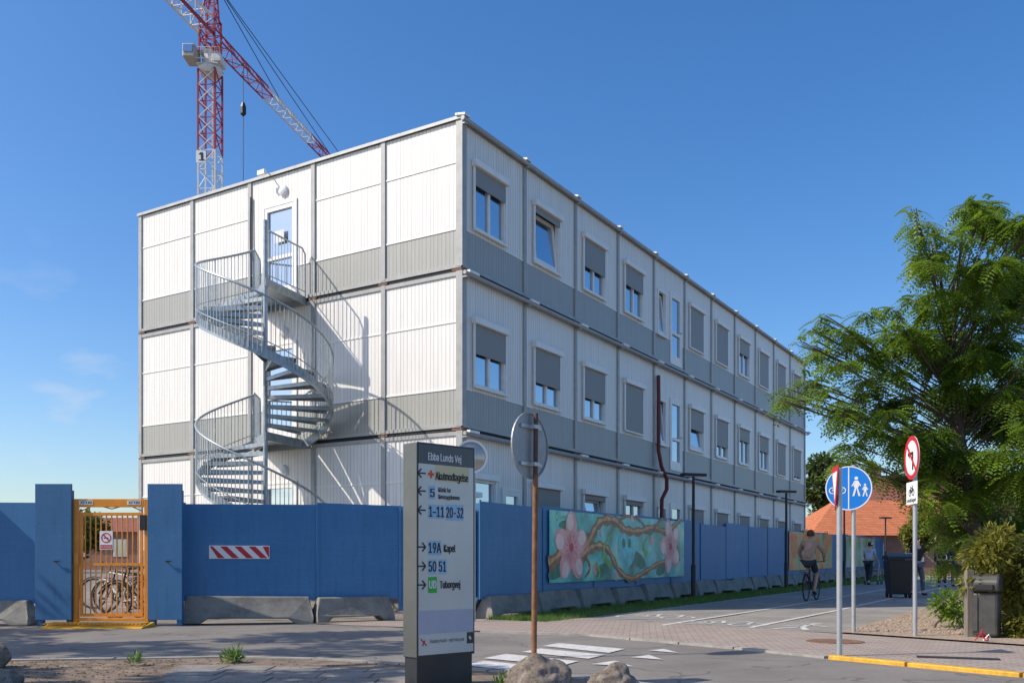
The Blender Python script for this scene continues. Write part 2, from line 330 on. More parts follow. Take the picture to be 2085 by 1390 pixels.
vp=[(-14,G(0,1352).y),G(0,1351)[:2],G(460,1343)[:2],G(640,1347)[:2],G(820,1358)[:2],G(1000,1372)[:2],G(1200,1388)[:2],G(1350,1405)[:2],(1.6,5.5),(1.2,2.0),(-14,2.0)]
def raised(name,pts,z0,z1,mat,kind='structure'):
    mb=MB(); mb.prism([(p[0],p[1],z0) for p in pts],(0,0,z1-z0)); o=mb.build(name,mat); o['kind']=kind; return o
raised('verge_soil',vp,-.02,.03,MSOIL)
def kerbline(name,pts,w,h,z,mat,L=.9,bev=0):
    mb=MB()
    for a,b in zip(pts[:-1],pts[1:]):
        n=max(1,int((b-a).length/L))
        for i in range(n):
            p=a.lerp(b,(i+.01)/n); q=a.lerp(b,(i+.985)/n); dz=random.uniform(-.003,.003); mb.bar(p+Vector((0,0,z+dz)),q+Vector((0,0,z+dz)),w,h)
    o=mb.build(name,mat,bevel=bev); o['kind']='structure'; return o
kerbline('kerb',[Vector((p[0],p[1],0)) for p in vp[:8]],.11,.08,.005,MCONCL)
mb=MB()
for i in range(9):
    for j in range(4):
        x=-3.15+i*.46+j*.10; y=8.95-j*.42-.06*i
        if 7.3<y and x<-.85: mb.box(x,x+.44,y-.4,y,.01,.034+random.uniform(-.002,.002))
o=mb.build('slab_pavement',MSLAB); o['kind']='structure'
kerbline('yellow_kerb',[G(1690,1340),G(1850,1355),G(2085,1377),G(2400,1408)],.10,.06,.010,MYEL,.8,.01)
kerbline('low_kerb',[G(980,1286),G(1200,1293),G(1500,1320),G(1688,1339)],.12,.05,0,MCONCL,.8)
mb=MB()
def mark(px): 
    pts=[G(*p) for p in px]; mb.add([(p.x,p.y,zg(p.y)+.006) for p in pts],[tuple(range(len(pts)))])
for q in ([(1105,1315),(1138,1309),(1272,1321),(1240,1329)],[(1062,1327),(1100,1320),(1232,1333),(1198,1341)],[(985,1340),(1030,1331),(1178,1346),(1145,1355)],[(940,1354),(985,1345),(1128,1360),(1090,1370)],
          [(1285,1338),(1322,1333),(1350,1343)],[(1320,1324),(1352,1321),(1382,1329)],[(1205,1352),(1252,1345),(1290,1357)]): mark(q)
o=mb.build('crossing_marking',MLINE,fix=False); o['kind']='structure'
mb=MB()
def quadUV(u0,u1,v0,v1,z=.006):
    u=u0
    while u<u1:
        e=min(u+6,u1); a=[UV(u,v0),UV(e,v0),UV(e,v1),UV(u,v1)]
        mb.add([(p.x,p.y,p.z+z) for p in a],[(0,1,2,3)]); u=e
quadUV(-1.2,45,4.75,4.85); quadUV(-1.0,45,6.15,6.25); quadUV(1,60,2.8,2.86)
def strokeUV(pts,wd,z=.007):
    for a,b in zip(pts[:-1],pts[1:]):
        a=Vector(a);b=Vector(b); d=(b-a).normalized(); n=Vector((-d.y,d.x))*wd/2
        q=[a-n,b-n,b+n,a+n]; mb.add([(*UV(x.x,x.y)[:2],UV(x.x,x.y).z+z) for x in q],[(0,1,2,3)])
def sym_bike(u,v,s=1):
    for dv in (-.45,.45):
        strokeUV([(u+.38*s*math.cos(k*PI/6),v+dv+.3*s*math.sin(k*PI/6)) for k in range(13)],.07)
    strokeUV([(u,v-.45),(u+.1,v),(u+.75,v+.3),(u,v+.45)],.07); strokeUV([(u+.1,v),(u+.7,v-.2),(u+.75,v+.3)],.07); strokeUV([(u,v-.45),(u+.85,v-.2)],.07)
def sym_ped(u,v):
    strokeUV([(u-.7,v-.25),(u,v),(u+.7,v+.02)],.1); strokeUV([(u-.7,v+.25),(u,v)],.1); strokeUV([(u+.1,v-.3),(u+.5,v),(u+.2,v+.35)],.08); strokeUV([(u+.85,v-.06),(u+.85,v+.12)],.2)
sym_bike(1.0,3.75); sym_bike(-.3,5.5); sym_ped(-.4,6.85)
o=mb.build('path_marking',MLINE,fix=False); o['kind']='structure'
n=22000; uu=-1.4+60*rng.random(n)**1.7; vv=1.5+rng.random(n)*1.25
vs=[];fs=[]
for i in range(n):
    p=UV(uu[i],vv[i]); hgt=.03+.08*rng.random(); a=rng.random()*PI; wd=.006+.0006*uu[i]; c,s_=math.cos(a)*wd,math.sin(a)*wd; dx,dy=(rng.random(2)-.5)*.05
    b=len(vs); vs+=[(p.x-c,p.y-s_,p.z),(p.x+c,p.y+s_,p.z),(p.x+dx,p.y+dy,p.z+hgt+.01)]; fs.append((b,b+1,b+2))
me=bpy.data.meshes.new('grass'); me.from_pydata(vs,[],fs); me.materials.append(MGRASS); o=bpy.data.objects.new('grass',me); COL.objects.link(o); tag(o,'green grass strip along the foot of the blue hoarding','grass',kind='stuff')
mb=MB()
for i in range(2200):
    u=-1+12*random.random()**1.4; v=7.7+random.random()*4; p=UV(u,v); r=.012+.02*random.random()
    mb.ell((p.x,p.y,p.z+.015),(r,r*random.uniform(.6,1),r*.7),5,3)
tag(mb.build('pebbles',M('pebble',(.38,.29,.22),.9,0,.5,9),smooth=True),'brown pebbles scattered over the planting bed at right','pebbles',kind='stuff')
mb=MB()
for i in range(1100):
    x=random.uniform(-5.6,-1.2); y=random.uniform(7.2,9.7)
    if random.random()<.6: x=random.uniform(-5.6,-3.2)
    r=.006+.013*random.random(); mb.ell((x,y,.034),(r,r*.7,r*.3),5,3)
tag(mb.build('litter_leaves',M('dry_leaf',(.23,.16,.085),.9,0,.5,9),smooth=True),'dry leaves and grit on the soil at lower left','dry leaves',kind='stuff')
# ---------------------------------------------------------------- the modular building
B=thing('modular_building','three storey white and grey container office block with roller shutters','building',(Cc.x,Cc.y,0),ANG)
BAY=2.445; NB=11; LEN=BAY*NB; BL=2.014; NL=5; WID=BL*NL
ST=[(.55,3.73),(3.73,6.95),(6.95,10.0)]
mR=lambda a,o,z:(a,-o,z)
mL=lambda a,o,z:(-o,a,z)
def facade_side(mp,nb,bw,openf,lowmat,side):
    for k,(z0,z1) in enumerate(ST):
        zb=z0+.82; lo=MB(); hi=MB()
        def trim(a,b,z,h=.03):
            if b-a>.1: MB().box(a,b,.001,.014,z-h/2,z+h/2,mp).build('panel_trim',MTRIM,B)
        def strip(a0,a1,za,zc):
            if a1-a0<.002 or zc-za<.002: return
            if za<zb: lo.box(a0,a1,0,-.1,za,min(zc,zb),mp)
            if zc>zb: hi.box(a0,a1,0,-.1,max(za,zb),zc,mp)
        for i in range(nb):
            a0=i*bw; ops=sorted(openf(k,i)); cur=a0; zl=z0+.07; zh=z1-.05
            for (x0,x1,w0,w1) in ops:
                strip(cur,a0+x0,zl,zh)
                trim(cur+.06,a0+x0-.05,zb)
                strip(a0+x0,a0+x1,zl,z0+w0); strip(a0+x0,a0+x1,z0+w1,zh); cur=a0+x1
            strip(cur,a0+bw,zl,zh); trim(cur+.05,a0+bw-.06,zb)
            if side=='L' and not ops: trim(a0+.06,a0+bw-.06,z0+2.17)
        lo.build('lower_wall_band',lowmat,B); hi.build('upper_wall',MWHITE,B)
        for i in range(nb+1):
            wd=.055 if 0<i<nb else .085
            pm=MB(); c=i*bw; lo_=c-wd if i>0 else -.038; hi_=c+wd if i<nb else c+.03
            if i==0: hi_=.12
            pm.box(lo_,hi_,.0 if i else .0,.036,z0+.055,z1-.04,mp); pm.build('post',MPOST,B)
        MB().box(0,nb*bw,.002,.03,z0+.03,z0+.1,mp).build('floor_rail',MPOST,B)
        if k<2 or side=='R': MB().box(0,nb*bw,.002,.03,z1-.13,z1-.05,mp).build('ceiling_rail',MPOST,B)
        if k: 
            g=MB(); g.box(-.02,nb*bw,-.02,.008,z0-.05,z0+.03,mp); g.build('storey_gap',MDARK,B)
            for i in range(nb+1): 
                c=min(max(i*bw,.1),nb*bw-.1); MB().box(c-.12,c+.12,.009,.04,z0-.035,z0+.012,mp).build('rusty_bearing',MRUST,B)
def openR(k,i):
    if i==4: return [(.29,.92,.8,2.15),(1.24,2.2,.12,2.3)]
    if k==0 and i==0: return [(.4,1.2,.9,2.2),(1.5,2.3,.12,2.1)]
    return [(.4,1.6,.92,2.2)]
DA0,DA1=4.53-2*BL,5.62-2*BL
def openL(k,i): return [(DA0,DA1,.14,2.35)] if i==2 else []
facade_side(mR,NB,BAY,openR,MGREYR,'R'); facade_side(mL,NL,BL,openL,MGREY,'L')
MB().box(.14,LEN-.14,.14,WID-.14,.5,9.93).build('core',MINT,B)
MB().box(LEN-.1,LEN,0.05,WID,.55,9.97).build('end_wall',MWHITE,B); MB().box(.05,LEN-.101,WID-.1,WID,.55,9.97).build('rear_wall',MWHITE,B)
MB().box(.3,LEN-.3,.4,WID-.3,-.02,.5).build('foundation',MCONC,B)
MB().box(-.06,LEN+.06,-.05,WID+.06,10.0,10.022).build('roof',MEDGE,B); MB().box(-.062,-.04,-.05,WID+.06,9.955,9.998).build('roof_edge',MEDGE,B)
def window(mp,a0,a1,z0,z1,shut,tilt=False,door=False,box=True):
    w=MB(); e=.06; zt=z1
    w.box(a0,a0+e,-.07,.03,z0,zt,mp); w.box(a1-e,a1,-.07,.03,z0,zt,mp); w.box(a0+e,a1-e,-.07,.028,z0,z0+e,mp); w.box(a0+e,a1-e,-.07,.028,zt-e,zt,mp)
    mid=(a0+a1)/2
    if not tilt and not door and a1-a0>.9: w.box(mid-.035,mid+.035,-.06,.01,z0+e,zt-e,mp)
    if door:
        w.box(a0+e,a0+e+.09,-.06,.02,z0+e,zt-e,mp); w.box(a1-e-.09,a1-e,-.06,.02,z0+e,zt-e,mp); w.box(a0+e,a1-e,-.06,.018,z0+e,z0+.28,mp)
        w.box(a0+e,a1-e,-.06,.018,z0+.92,z0+1.0,mp); w.box(a0+e,a1-e,-.06,.018,zt-.16,zt-e,mp)
    o=w.build('door' if door else 'window',MTRIM,B)
    p=MB()
    if tilt:
        f=lambda a,q,z:mp(a,q+.0-(z-z0)*.10,z)
        s=MB(); s.box(a0+.07,a0+.14,-.04,.02,z0+.07,zt-.1,f); s.box(a1-.14,a1-.07,-.04,.02,z0+.07,zt-.1,f); s.box(a0+.14,a1-.14,-.04,.018,z0+.07,z0+.14,f); s.box(a0+.14,a1-.14,-.04,.018,zt-.17,zt-.1,f)
        s.build('tilted_sash',MTRIM,o); p.box(a0+.13,a1-.13,-.02,-.01,z0+.13,zt-.16,f)
    else: p.box(a0+.03,a1-.03,-.045,-.035,z0+.03,zt-.03,mp)
    p.build('pane',MGLASS,o)
    if door:
        MB().tube([mp(a1-.12,.02,z0+1.05),mp(a1-.12,.07,z0+1.05),mp(a1-.24,.07,z0+1.05)],.012,6).build('handle',MPOST,o)
    if box:
        b=MB(); b.box(a0-.06,a1+.06,.002,.13,zt-.01,zt+.13,mp); b.build('shutter_box',MTRIM,o,bevel=.015)
        MB().box(a0-.04,a0+.012,.031,.06,z0,zt-.012,mp).build('guide_rail',MTRIM,o); MB().box(a1-.012,a1+.04,.031,.06,z0,zt-.012,mp).build('guide_rail',MTRIM,o)
        if shut>0: MB().box(a0+.013,a1-.013,.034,.05,zt-(zt-z0)*shut,zt-.012,mp).build('roller_shutter',MSHUT,o)
    if not door: MB().box(a0-.04,a1+.04,.031,.085,z0-.04,z0-.002,mp).build('sill',MTRIM,o)
SH={2:[.30,.12,.55,.42,0,1,1,.4,1,1,.35],1:[.48,.62,.6,1,0,.5,.7,.35,.45,1,.9],0:[0,1,.1,.1,0,.5,.7,.5,.4,.6,.9]}
TI={(2,1),(2,4),(1,4),(1,5),(0,2)}
for k,(z0,z1) in enumerate(ST):
    for i in range(NB):
        for j,(x0,x1,w0,w1) in enumerate(openR(k,i)):
            dr=(w0<.2); window(mR,i*BAY+x0,i*BAY+x1,z0+w0,z0+w1,0 if (dr or i==4) else SH[k][i],(k,i) in TI and not dr,dr,box=not dr and i!=4)
    window(mL,4.53,5.62,z0+.14,z0+2.35,0,False,True,False)
    lm=MB(); lm.tube([mL(4.95,.0,z0+2.60),mL(4.95,.06,z0+2.60),mL(4.95,.09,z0+2.60)],[.13,.12,.07],18); lm.build('wall_lamp',MWPAINT,B,True)
MB().box(-.034,-.03,4.92,5.22,8.38,8.66).build('paper_notice',MCWT,B)
def gut(z,out,r,drop=0):
    g=MB(); g.tube([mR(-.12,out,z),mR(LEN+.1,out,z-drop)],r,8); o=g.build('gutter',MPOST,B,True)
    for i in range(NB+1): MB().box(min(i*BAY,LEN)-.04,min(i*BAY,LEN)+.04,.037,out+.02,z-r-.03,z-r,mR).build('gutter_bracket',MPOST,B)
gut(9.92,.10,.048); gut(6.83,.15,.042); gut(3.62,.15,.042)
for i in range(NB+1):
    a=i*BAY; c=MB(); c.prism([mR(a-.10,-.1,10.025),mR(a+.10,-.1,10.025),mR(a+.10,.14,9.985),mR(a-.10,.14,9.985)],(0,0,.04)); c.build('roof_cap',MTRIM,B)
    for z in (6.83,3.62):
        c=MB(); c.bar(mR(a,.16,z+.05),mR(a+.35,.16,z+.05),.08,.05); c.build('flashing',MTRIM,B)
for z in (6.88,3.67): MB().box(.02,LEN,.041,.09,z-.015,z+.01,mR).build('white_edge_strip',MTRIM,B)
rp=MB(); a=9.95; rp.tube([mR(a,.08,6.5),mR(a,.09,5.9),mR(a,.09,4.3),mR(a+.04,.16,3.85),mR(a+.25,.24,3.5),mR(a+.30,.22,3.2),mR(a+.12,.14,2.9),mR(a+.10,.10,1.0)],.06,8)
rp.build('red_pipe',MDRED,B,True)
fl=MB(); fl.tube([mL(5.35,.05,10.0),mL(5.35,.28,9.99)],.015,6); fl.build('floodlight_arm',MTRIM,B); MB().box(5.24,5.46,.26,.34,9.90,10.0,mL).build('floodlight',MTRIM,B)
cb_=MB(); cb_.tube([mL(5.98,.05,9.6),mL(5.98,.06,8.9),mL(5.96,.06,7.4)],.018,5); cb_.build('wall_cable',MBLACK,B)
MB().box(.05,.3,.13,.3,2.35,2.45,mR).build('door_canopy',MTRIM,B)
# ---------------------------------------------------------------- spiral staircase
SX,SY=-5.18,19.6
T=thing('spiral_staircase','galvanised steel spiral staircase with two turns against the white gable','staircase',(SX,SY,zg(SY)))
e1=DR; e2=DL; z0s=-zg(SY)
def EL(a,b,z): p=e1*a+e2*b; return Vector((p.x,p.y,z+z0s))
MB().tube([(0,0,0),(0,0,8.2)],.05,12).build('centre_pole',MGALV,T,True)
RS=1.34; A0=115; A1=428; NS=16
lands=[7.0,3.78]
for li,zl in enumerate(lands):
    L=MB(); pts=[EL(-.05,-.05,zl-.05),EL(1.46,.26,zl-.05),EL(1.46,1.65,zl-.05),EL(.743,1.13,zl-.05)]; L.prism(pts,(0,0,.05)); 
    for a,b in zip(pts,pts[1:]+pts[:1]): L.bar(a-Vector((0,0,.05)),b-Vector((0,0,.05)),.03,.16)
    L.build('landing',MGALV,T)
    def rail(a,b,name='landing_railing'):
        r=MB(); n=max(2,int((b-a).length/.10)); up=Vector((0,0,1.05))
        r.tube([a,a+up*.9,a+up+(b-a)*.08,b+up-(b-a)*.08,b+up*.9,b],.02,7); r.tube([a+up*.1,b+up*.1],.012,6)
        for i in range(1,n): p=a.lerp(b,i/n); r.tube([p+up*.1,p+up],.009,5)
        r.build(name,MGALV,T,True)
    rail(EL(.743,1.15,zl),EL(1.42,1.66,zl))
    if li==0: rail(EL(.05,.04,zl),EL(1.42,.24,zl))
    ztop=zl; zbot=lands[1] if li==0 else .3
    for s in range(NS):
        a=R(A0+(A1-A0)*s/NS); b=R(A0+(A1-A0)*(s+1)/NS+2); z=ztop-(ztop-zbot)*(s+1)/(NS+1)+z0s
        pr=[(.05*math.cos(a),.05*math.sin(a),z-.03),(RS*math.cos(a),RS*math.sin(a),z-.03),(RS*math.cos((a+b)/2),RS*math.sin((a+b)/2),z-.03),(RS*math.cos(b),RS*math.sin(b),z-.03),(.05*math.cos(b),.05*math.sin(b),z-.03)]
        m=MB(); m.prism(pr,(0,0,.03)); m.bar((.06*math.cos(b),.06*math.sin(b),z-.05),(RS*math.cos(b),RS*math.sin(b),z-.05),.015,.07); m.bar((.06*math.cos(a),.06*math.sin(a),z-.05),(RS*math.cos(a),RS*math.sin(a),z-.05),.015,.06); m.build('tread',MGALV,T)
    nn=88; st=MB(); hr=[]; lr=[]; bal=MB()
    for i in range(nn+1):
        f=i/nn; a=R(A0+(A1-A0)*f); z=ztop-(ztop-zbot)*f+z0s; c,s_=math.cos(a),math.sin(a)
        hr.append((1.39*c,1.39*s_,z+1.0)); lr.append((1.39*c,1.39*s_,z+.12))
        st.v+= [(1.35*c,1.35*s_,z-.22),(1.35*c,1.35*s_,z-.01),(1.365*c,1.365*s_,z-.01),(1.365*c,1.365*s_,z-.22)]
        if i<nn:
            for q in range(4): st.f.append((i*4+q,i*4+(q+1)%4,i*4+4+(q+1)%4,i*4+4+q))
        bal.tube([(1.39*c,1.39*s_,z-.15),(1.39*c,1.39*s_,z+1.0)],.016 if i%11==0 else .0085,5)
    st.build('stringer',MGALV,T); MB().tube(hr,.024,8).build('handrail',MGALV,T,True); bal.tube(lr,.011,5); bal.build('balusters',MGALV,T,True)
# ---------------------------------------------------------------- tower crane
cx,cy=-19.4,60.0
K=thing('tower_crane','red and white lattice tower crane standing behind the container building','crane',(cx,cy,zg(cy)))
def lattice(mb,p,q,w0,w1,seg,th,tri=False):
    p=Vector(p);q=Vector(q); d=(q-p).normalized(); up=Vector((0,0,1)) if abs(d.z)<.9 else Vector((math.sin(.1),math.cos(.1),0))
    a=d.cross(up).normalized(); b=a.cross(d).normalized()
    def cr(f):
        c=p.lerp(q,f); h=(w0+(w1-w0)*f)/2
        return [c-a*h-b*h,c+a*h-b*h,c+b*h] if tri else [c-a*h-b*h,c+a*h-b*h,c+a*h+b*h,c-a*h+b*h]
    prev=cr(0); 
    for i in range(1,seg+1):
        cur=cr(i/seg); n=len(cur)
        for k in range(n):
            mb.bar(prev[k],cur[k],th); l=(k+1)%n
            if i%2: mb.bar(prev[k],cur[l],th*.5)
            else: mb.bar(prev[l],cur[k],th*.5)
            mb.bar(cur[k],cur[l],th*.5)
        prev=cur
ZW=27.0; MWD=1.12
m=MB(); lattice(m,(0,0,0),(0,0,ZW),MWD,MWD,22,.10); m.build('lower_mast',MCWH,K)
m=MB(); lattice(m,(0,0,ZW),(0,0,32.2),MWD,MWD,5,.11); m.build('red_mast',MCRED,K)
m=MB(); 
for i in range(5):
    z=ZW+.02+i*1.04; m.bar((-.53,-.6,z),(.53,-.6,z+1.0),.055); m.bar((-.53,-.605,z+1.0),(.53,-.605,z+.02),.04)
m.build('mast_bracing',MCWH,K)
m=MB(); m.bar((0.15,0,24),(0.15,0,32),.09); m.build('mast_ladder',MCWH,K)
m=MB(); m.lathe([(.6,32.0),(.75,32.2),(.75,32.4),(.5,32.6),(.5,33.2),(.65,33.4)],n=16); m.box(-.7,.7,-.7,.7,32.45,32.5); m.build('slewing_ring',MCWH,K)
m=MB(); m.box(-1.4,-.62,-1.2,.1,32.6,33.45); m.build('operator_cabin',MCAB,K,bevel=.08)
MB().box(-1.33,-.75,-1.24,-1.21,32.9,33.35).build('cabin_window',MGLASS,K)
m=MB(); m.box(.3,.9,-.7,.5,32.6,33.05); m.build('machinery_box',MCWH,K,bevel=.04)
m=MB(); m.bar((-.6,-1.0,32.6),(.9,-1.0,32.6),.035); m.bar((-.6,-1.0,33.3),(.9,-1.0,33.3),.03)
for i in range(6): m.bar((-.6+i*.3,-1.0,32.6),(-.6+i*.3,-1.0,33.3),.02)
m.build('platform_railing',MCWH,K)
jd=Vector((.208,.978,0)).normalized(); zj=34.9
m=MB(); lattice(m,(0,0,33.3),(0,0,35.6),1.0,1.0,3,.11); lattice(m,(0,0,35.6),(.1,.2,38.3),.85,.3,4,.09); m.build('tower_top',MCRED,K)
segs=[(.5,8,MCRED),(8,15.5,MCWH),(15.5,24,MCRED),(24,32,MCWH)]
for s0,s1,mt in segs:
    m=MB(); w_=lambda s:.92-.014*s; lattice(m,jd*s0+Vector((0,0,zj)),jd*s1+Vector((0,0,zj)),w_(s0),w_(s1),int((s1-s0)/1.0),.08,True); m.build('jib',mt,K)
m=MB(); lattice(m,-jd*.5+Vector((0,0,zj)),-jd*13+Vector((0,0,zj)),.95,.95,12,.10); m.build('counter_jib',MCWH,K)
m=MB(); m.bar(-jd*.5+Vector((.5,0,zj-.5)),-jd*13+Vector((.5,0,zj-.5)),.1,.22); m.build('counter_jib_beam',MCRED,K)
m=MB(); m.box(-3.4,-1.6,-14,-11.5,33.2,35.5); m.build('counterweight',MCONC,K)
ap=Vector((.1,.2,38.3))
for s in (10,19,30): MB().tube([ap,jd*s+Vector((0,0,zj+.4))],.03,5).build('tie_cable',MBLACK,K)
MB().tube([ap,-jd*12+Vector((0,0,zj+.4))],.04,5).build('tie_cable',MBLACK,K)
hp=jd*3.0+Vector((.65,0,0)); MB().tube([hp+Vector((0,0,zj-.5)),hp+Vector((0,0,26.4))],.025,5).build('hoist_rope',MBLACK,K)
m=MB(); m.lathe([(.05,0),(.2,.15),(.2,.6),(.1,.9)],(hp.x,hp.y,30.8),8); m.build('hook_block',MBLACK,K)
m=MB(); m.box(-.66,-.04,-.76,-.70,26.1,26.85); m.build('number_board',MWPAINT,K)
txt('number',"1",K,MTXT,-.45,26.22,.52,y=-.775,bold=.035)
# ---------------------------------------------------------------- hoarding
def hpanel(p,q,z0,z1,label,mat=MPLY,joint=True):
    p=Vector((p[0],p[1],0));q=Vector((q[0],q[1],0)); L=(q-p).length; a=math.atan2(q.y-p.y,q.x-p.x); zz=(zg(p.y)+zg(q.y))/2
    o=thing('hoarding_panel',label,'hoarding',(p.x,p.y,zz),a,'blue plywood hoarding panels')
    dz=zg(q.y)-zg(p.y)+random.uniform(-.03,.03)
    dy=random.uniform(-.006,.006); m=MB(); m.box(.006,L-.006,-.012+dy,.006+dy,z0+random.uniform(-.01,.01),z1+random.uniform(-.02,.02)); m.v=[(v[0],v[1],v[2]+dz*(v[0]/L-.5)) for v in m.v]; m.build('plywood_sheet',mat,o)
    f=MB(); 
    for x in (.06,L/2,L-.06): f.box(x-.04,x+.04,.018,.09,z0+.03,z1-.05)
    for z in (z0+.1,(z0+z1)/2,z1-.15): f.box(0.02,L-.02,.088,.13,z-.04,z+.04)
    f.bar((L/2,.1,z1-.4),(L/2,.95,.05),.06); f.build('timber_frame',MPLYD,o)
    if joint: MB().box(-.022,.022,-.030,-.022,z0+.02,z1+.01).build('cover_strip',MPLY,o)
    return o
def barrier_mesh(L,h=.46):
    m=MB(); o=[(-L/2,0),(-L*.36,0),(-L*.30,.09),(L*.30,.09),(L*.36,0),(L/2,0),(L/2-.01,.14),(L/2-.08,h),(-L/2+.08,h),(-L/2+.01,.14)]
    fr=[(x,-.20+.14*min(1,max(0,(z-.12)/.34)),z) for x,z in o]; bk=[(x,-y,z) for x,y,z in fr]; n=len(o)
    m.add(fr+bk,[tuple(range(n)),tuple(range(n,2*n))[::-1]]+[(i,(i+1)%n,n+(i+1)%n,n+i) for i in range(n)])
    return m
def barrier(p,a,L,label):
    o=barrier_mesh(L,random.uniform(.40,.47)).build('concrete_barrier',MCONC,bevel=.025); o.location=(p[0],p[1],zg(p[1])-.005); o.rotation_euler=(random.uniform(-.03,.03),random.uniform(-.015,.015),a+random.uniform(-.07,.07)); tag(o,label,'concrete barrier','concrete barriers under the hoarding'); return o
hpanel((-12.5,15.2),(-10.1,15.25),.36,2.0,'blue plywood hoarding panel just outside the frame at far left')
hpanel((-10.1,15.25),(-7.72,15.3),.36,2.0,'blue plywood hoarding panel at the left edge, left of the orange gate')
hpanel((-5.48,15.62),(-3.38,16.2),.37,2.02,'wide blue hoarding panel carrying the red and white striped board')
hpanel((-3.38,16.2),(-2.03,16.9),.38,2.05,'blue hoarding panel between the striped board and the information pylon')
hpanel((-2.03,16.9),(-.66,17.02),.14,2.05,'blue hoarding panel behind the information pylon')
def gboard(x0,x1,y,label):
    o=thing('gate_board',label,'board',(x0,y,0),0,'tall blue boards beside the gate')
    MB().box(.001,x1-x0-.001,-.02,.02,.1,2.3).build('board',MPLYD,o,bevel=.004); f=MB(); f.box(.02,.1,.021,.12,0,2.2); f.box(x1-x0-.1,x1-x0-.02,.021,.12,0,2.2); f.build('timber_frame',MPLYD,o)
    MB().tube([((x1-x0)*.55,-.021,1.05),((x1-x0)*.55,-.06,1.05),((x1-x0)*.7,-.06,1.05)],.012,6).build('latch',MBLACK,o)
gboard(-7.72,-7.13,15.12,'tall blue board left of the orange gate'); gboard(-5.9,-5.34,15.12,'tall blue board right of the orange gate')
o=thing('shadow_blocker','added tall grey cabinet just outside the left edge, before the hoarding','blocker',(-9.85,14.9,0))  # added out of view to cast a diagonal shadow on the left hoarding
MB().box(-.35,.35,-.10,.10,.08,2.85).build('housing',MPOST,o,bevel=.02); MB().box(-.38,.38,-.13,.13,2.85,2.92).build('lid',MTRIM,o); MB().box(-.4,.4,-.15,.15,0,.08).build('plinth',MCONC,o)
FP0=Vector((-.6,17.0,0)); FA=R(90-30.6); FD=Vector((math.cos(FA),math.sin(FA),0)); FN=Vector((FD.y,-FD.x,0))
def Ft(t,o=0): p=FP0+FD*t+FN*o; return (p.x,p.y)
for i in range(19):
    hpanel(Ft(i*2.4+.0),Ft((i+1)*2.4),.42 if i else .36,2.16+(0 if i<5 else random.uniform(-.06,.06)),f'blue plywood hoarding panel, {ORD[i]} along the shared path counting from the pylon corner')
for nb_,(x,y,a,L) in enumerate([(-8.9,15.3,0,2.2),(-4.47,15.85,R(15.5),2.15),(-2.8,16.45,R(27),1.45)]):
    barrier((x,y),a,L,['concrete barrier at the left edge left of the gate','concrete barrier under the striped board panel','short concrete barrier right of the striped board panel'][nb_])
for i in range(24):
    barrier(Ft(1.0+i*1.85,.05),FA,1.78,f'concrete barrier, {ORD[i]} along the shared path counting from the pylon corner')
PS=Pl(-5.48,15.62,math.atan2(.58,2.1)); o=thing('striped_warning_board','red and white striped warning board on the wide blue panel','sign',(-5.48,15.62,0),PS.a)
u0,zt=PS.uz(426,1110); u1,zb=PS.uz(549,1137); m=MB(); m.box(u0,u1,-.032,-.020,zb,zt); m.build('board',MWPAINT,o,bevel=.002)
m=MB(); W_=u1-u0; hh=zt-zb
for i in range(5):
    a=u0+W_*(i*.235-.06); pts=[(a,zt-.012),(a+W_*.115,zt-.012),(a+W_*.115+hh*.9,zb+.012),(a+hh*.9,zb+.012)]; pts=[(min(max(x,u0+.01),u1-.01),z) for x,z in pts]
    m.plate(pts,-.035,-.0325)
m.build('red_stripes',MRED,o)
# murals
def mural_bg(name,stops,seed,sca=.9):
    m,t,b=nt(name); v=objc(t); mp=N(t,'ShaderNodeMapping'); mp.inputs['Location'].default_value=(seed,0,0); t.links.new(v,mp.inputs['Vector']); n=noise(t,mp.outputs[0],sca,3,.5); t.links.new(ramp(t,n,stops),b.inputs['Base Color']); b.inputs['Roughness'].default_value=.3; return m
MB1=mural_bg('mural_teal',[(.32,(.01,.14,.08)),(.43,(.02,.36,.31)),(.54,(.05,.58,.55)),(.64,(.30,.72,.55)),(.76,(.78,.80,.48))],3,1.3)
MB2=mural_bg('mural_orange',[(.3,(.08,.32,.10)),(.46,(.5,.5,.25)),(.58,(.85,.34,.10)),(.72,(.7,.10,.05))],9)
MB3=mural_bg('mural_green',[(.3,(.06,.28,.08)),(.5,(.35,.55,.35)),(.7,(.6,.62,.66))],14)
MPET=M('petal_coral',(.97,.33,.34),.3,0,.35,4); MPETL=M('petal_light',(1.0,.62,.58),.3,0,.2,7); MPCO=flat('flower_heart',(.70,.06,.10)); MBR=M('painted_branch',(.30,.11,.04),.4,0,.6,6); MBRL=M('branch_highlight',(.65,.32,.13),.4,0,.5,6); MLV=M('painted_leaf',(.18,.46,.06),.4,0,.6,5); MTQ=M('painted_turquoise',(.02,.56,.58),.3,0,.5,4); MDGR=M('painted_dark_green',(.015,.20,.12),.4,0,.5,5)
def mural(t0,t1,zl,zh,mat,label):
    p=Ft(t0,.045); zz=zg(p[1]); o=thing('mural_banner',label,'mural',(p[0],p[1],zz),FA,'painted banners on the hoarding'); q=Ft(t1); dz=zg(q[1])-zz; L=t1-t0
    m=MB(); m.box(0,L,-.012,-.002,zl,zh); m.v=[(x,y,z+dz*x/L) for x,y,z in m.v]; m.build('banner_sheet',mat,o)
    return o,Pl(p[0],p[1],FA),zz
o,pl,zz=mural(2.6,10.5,.60,2.11,MB1,'long mural banner of pink blossoms and brown branches on teal')
def U(px,py): return pl.uz(px,py,zz)
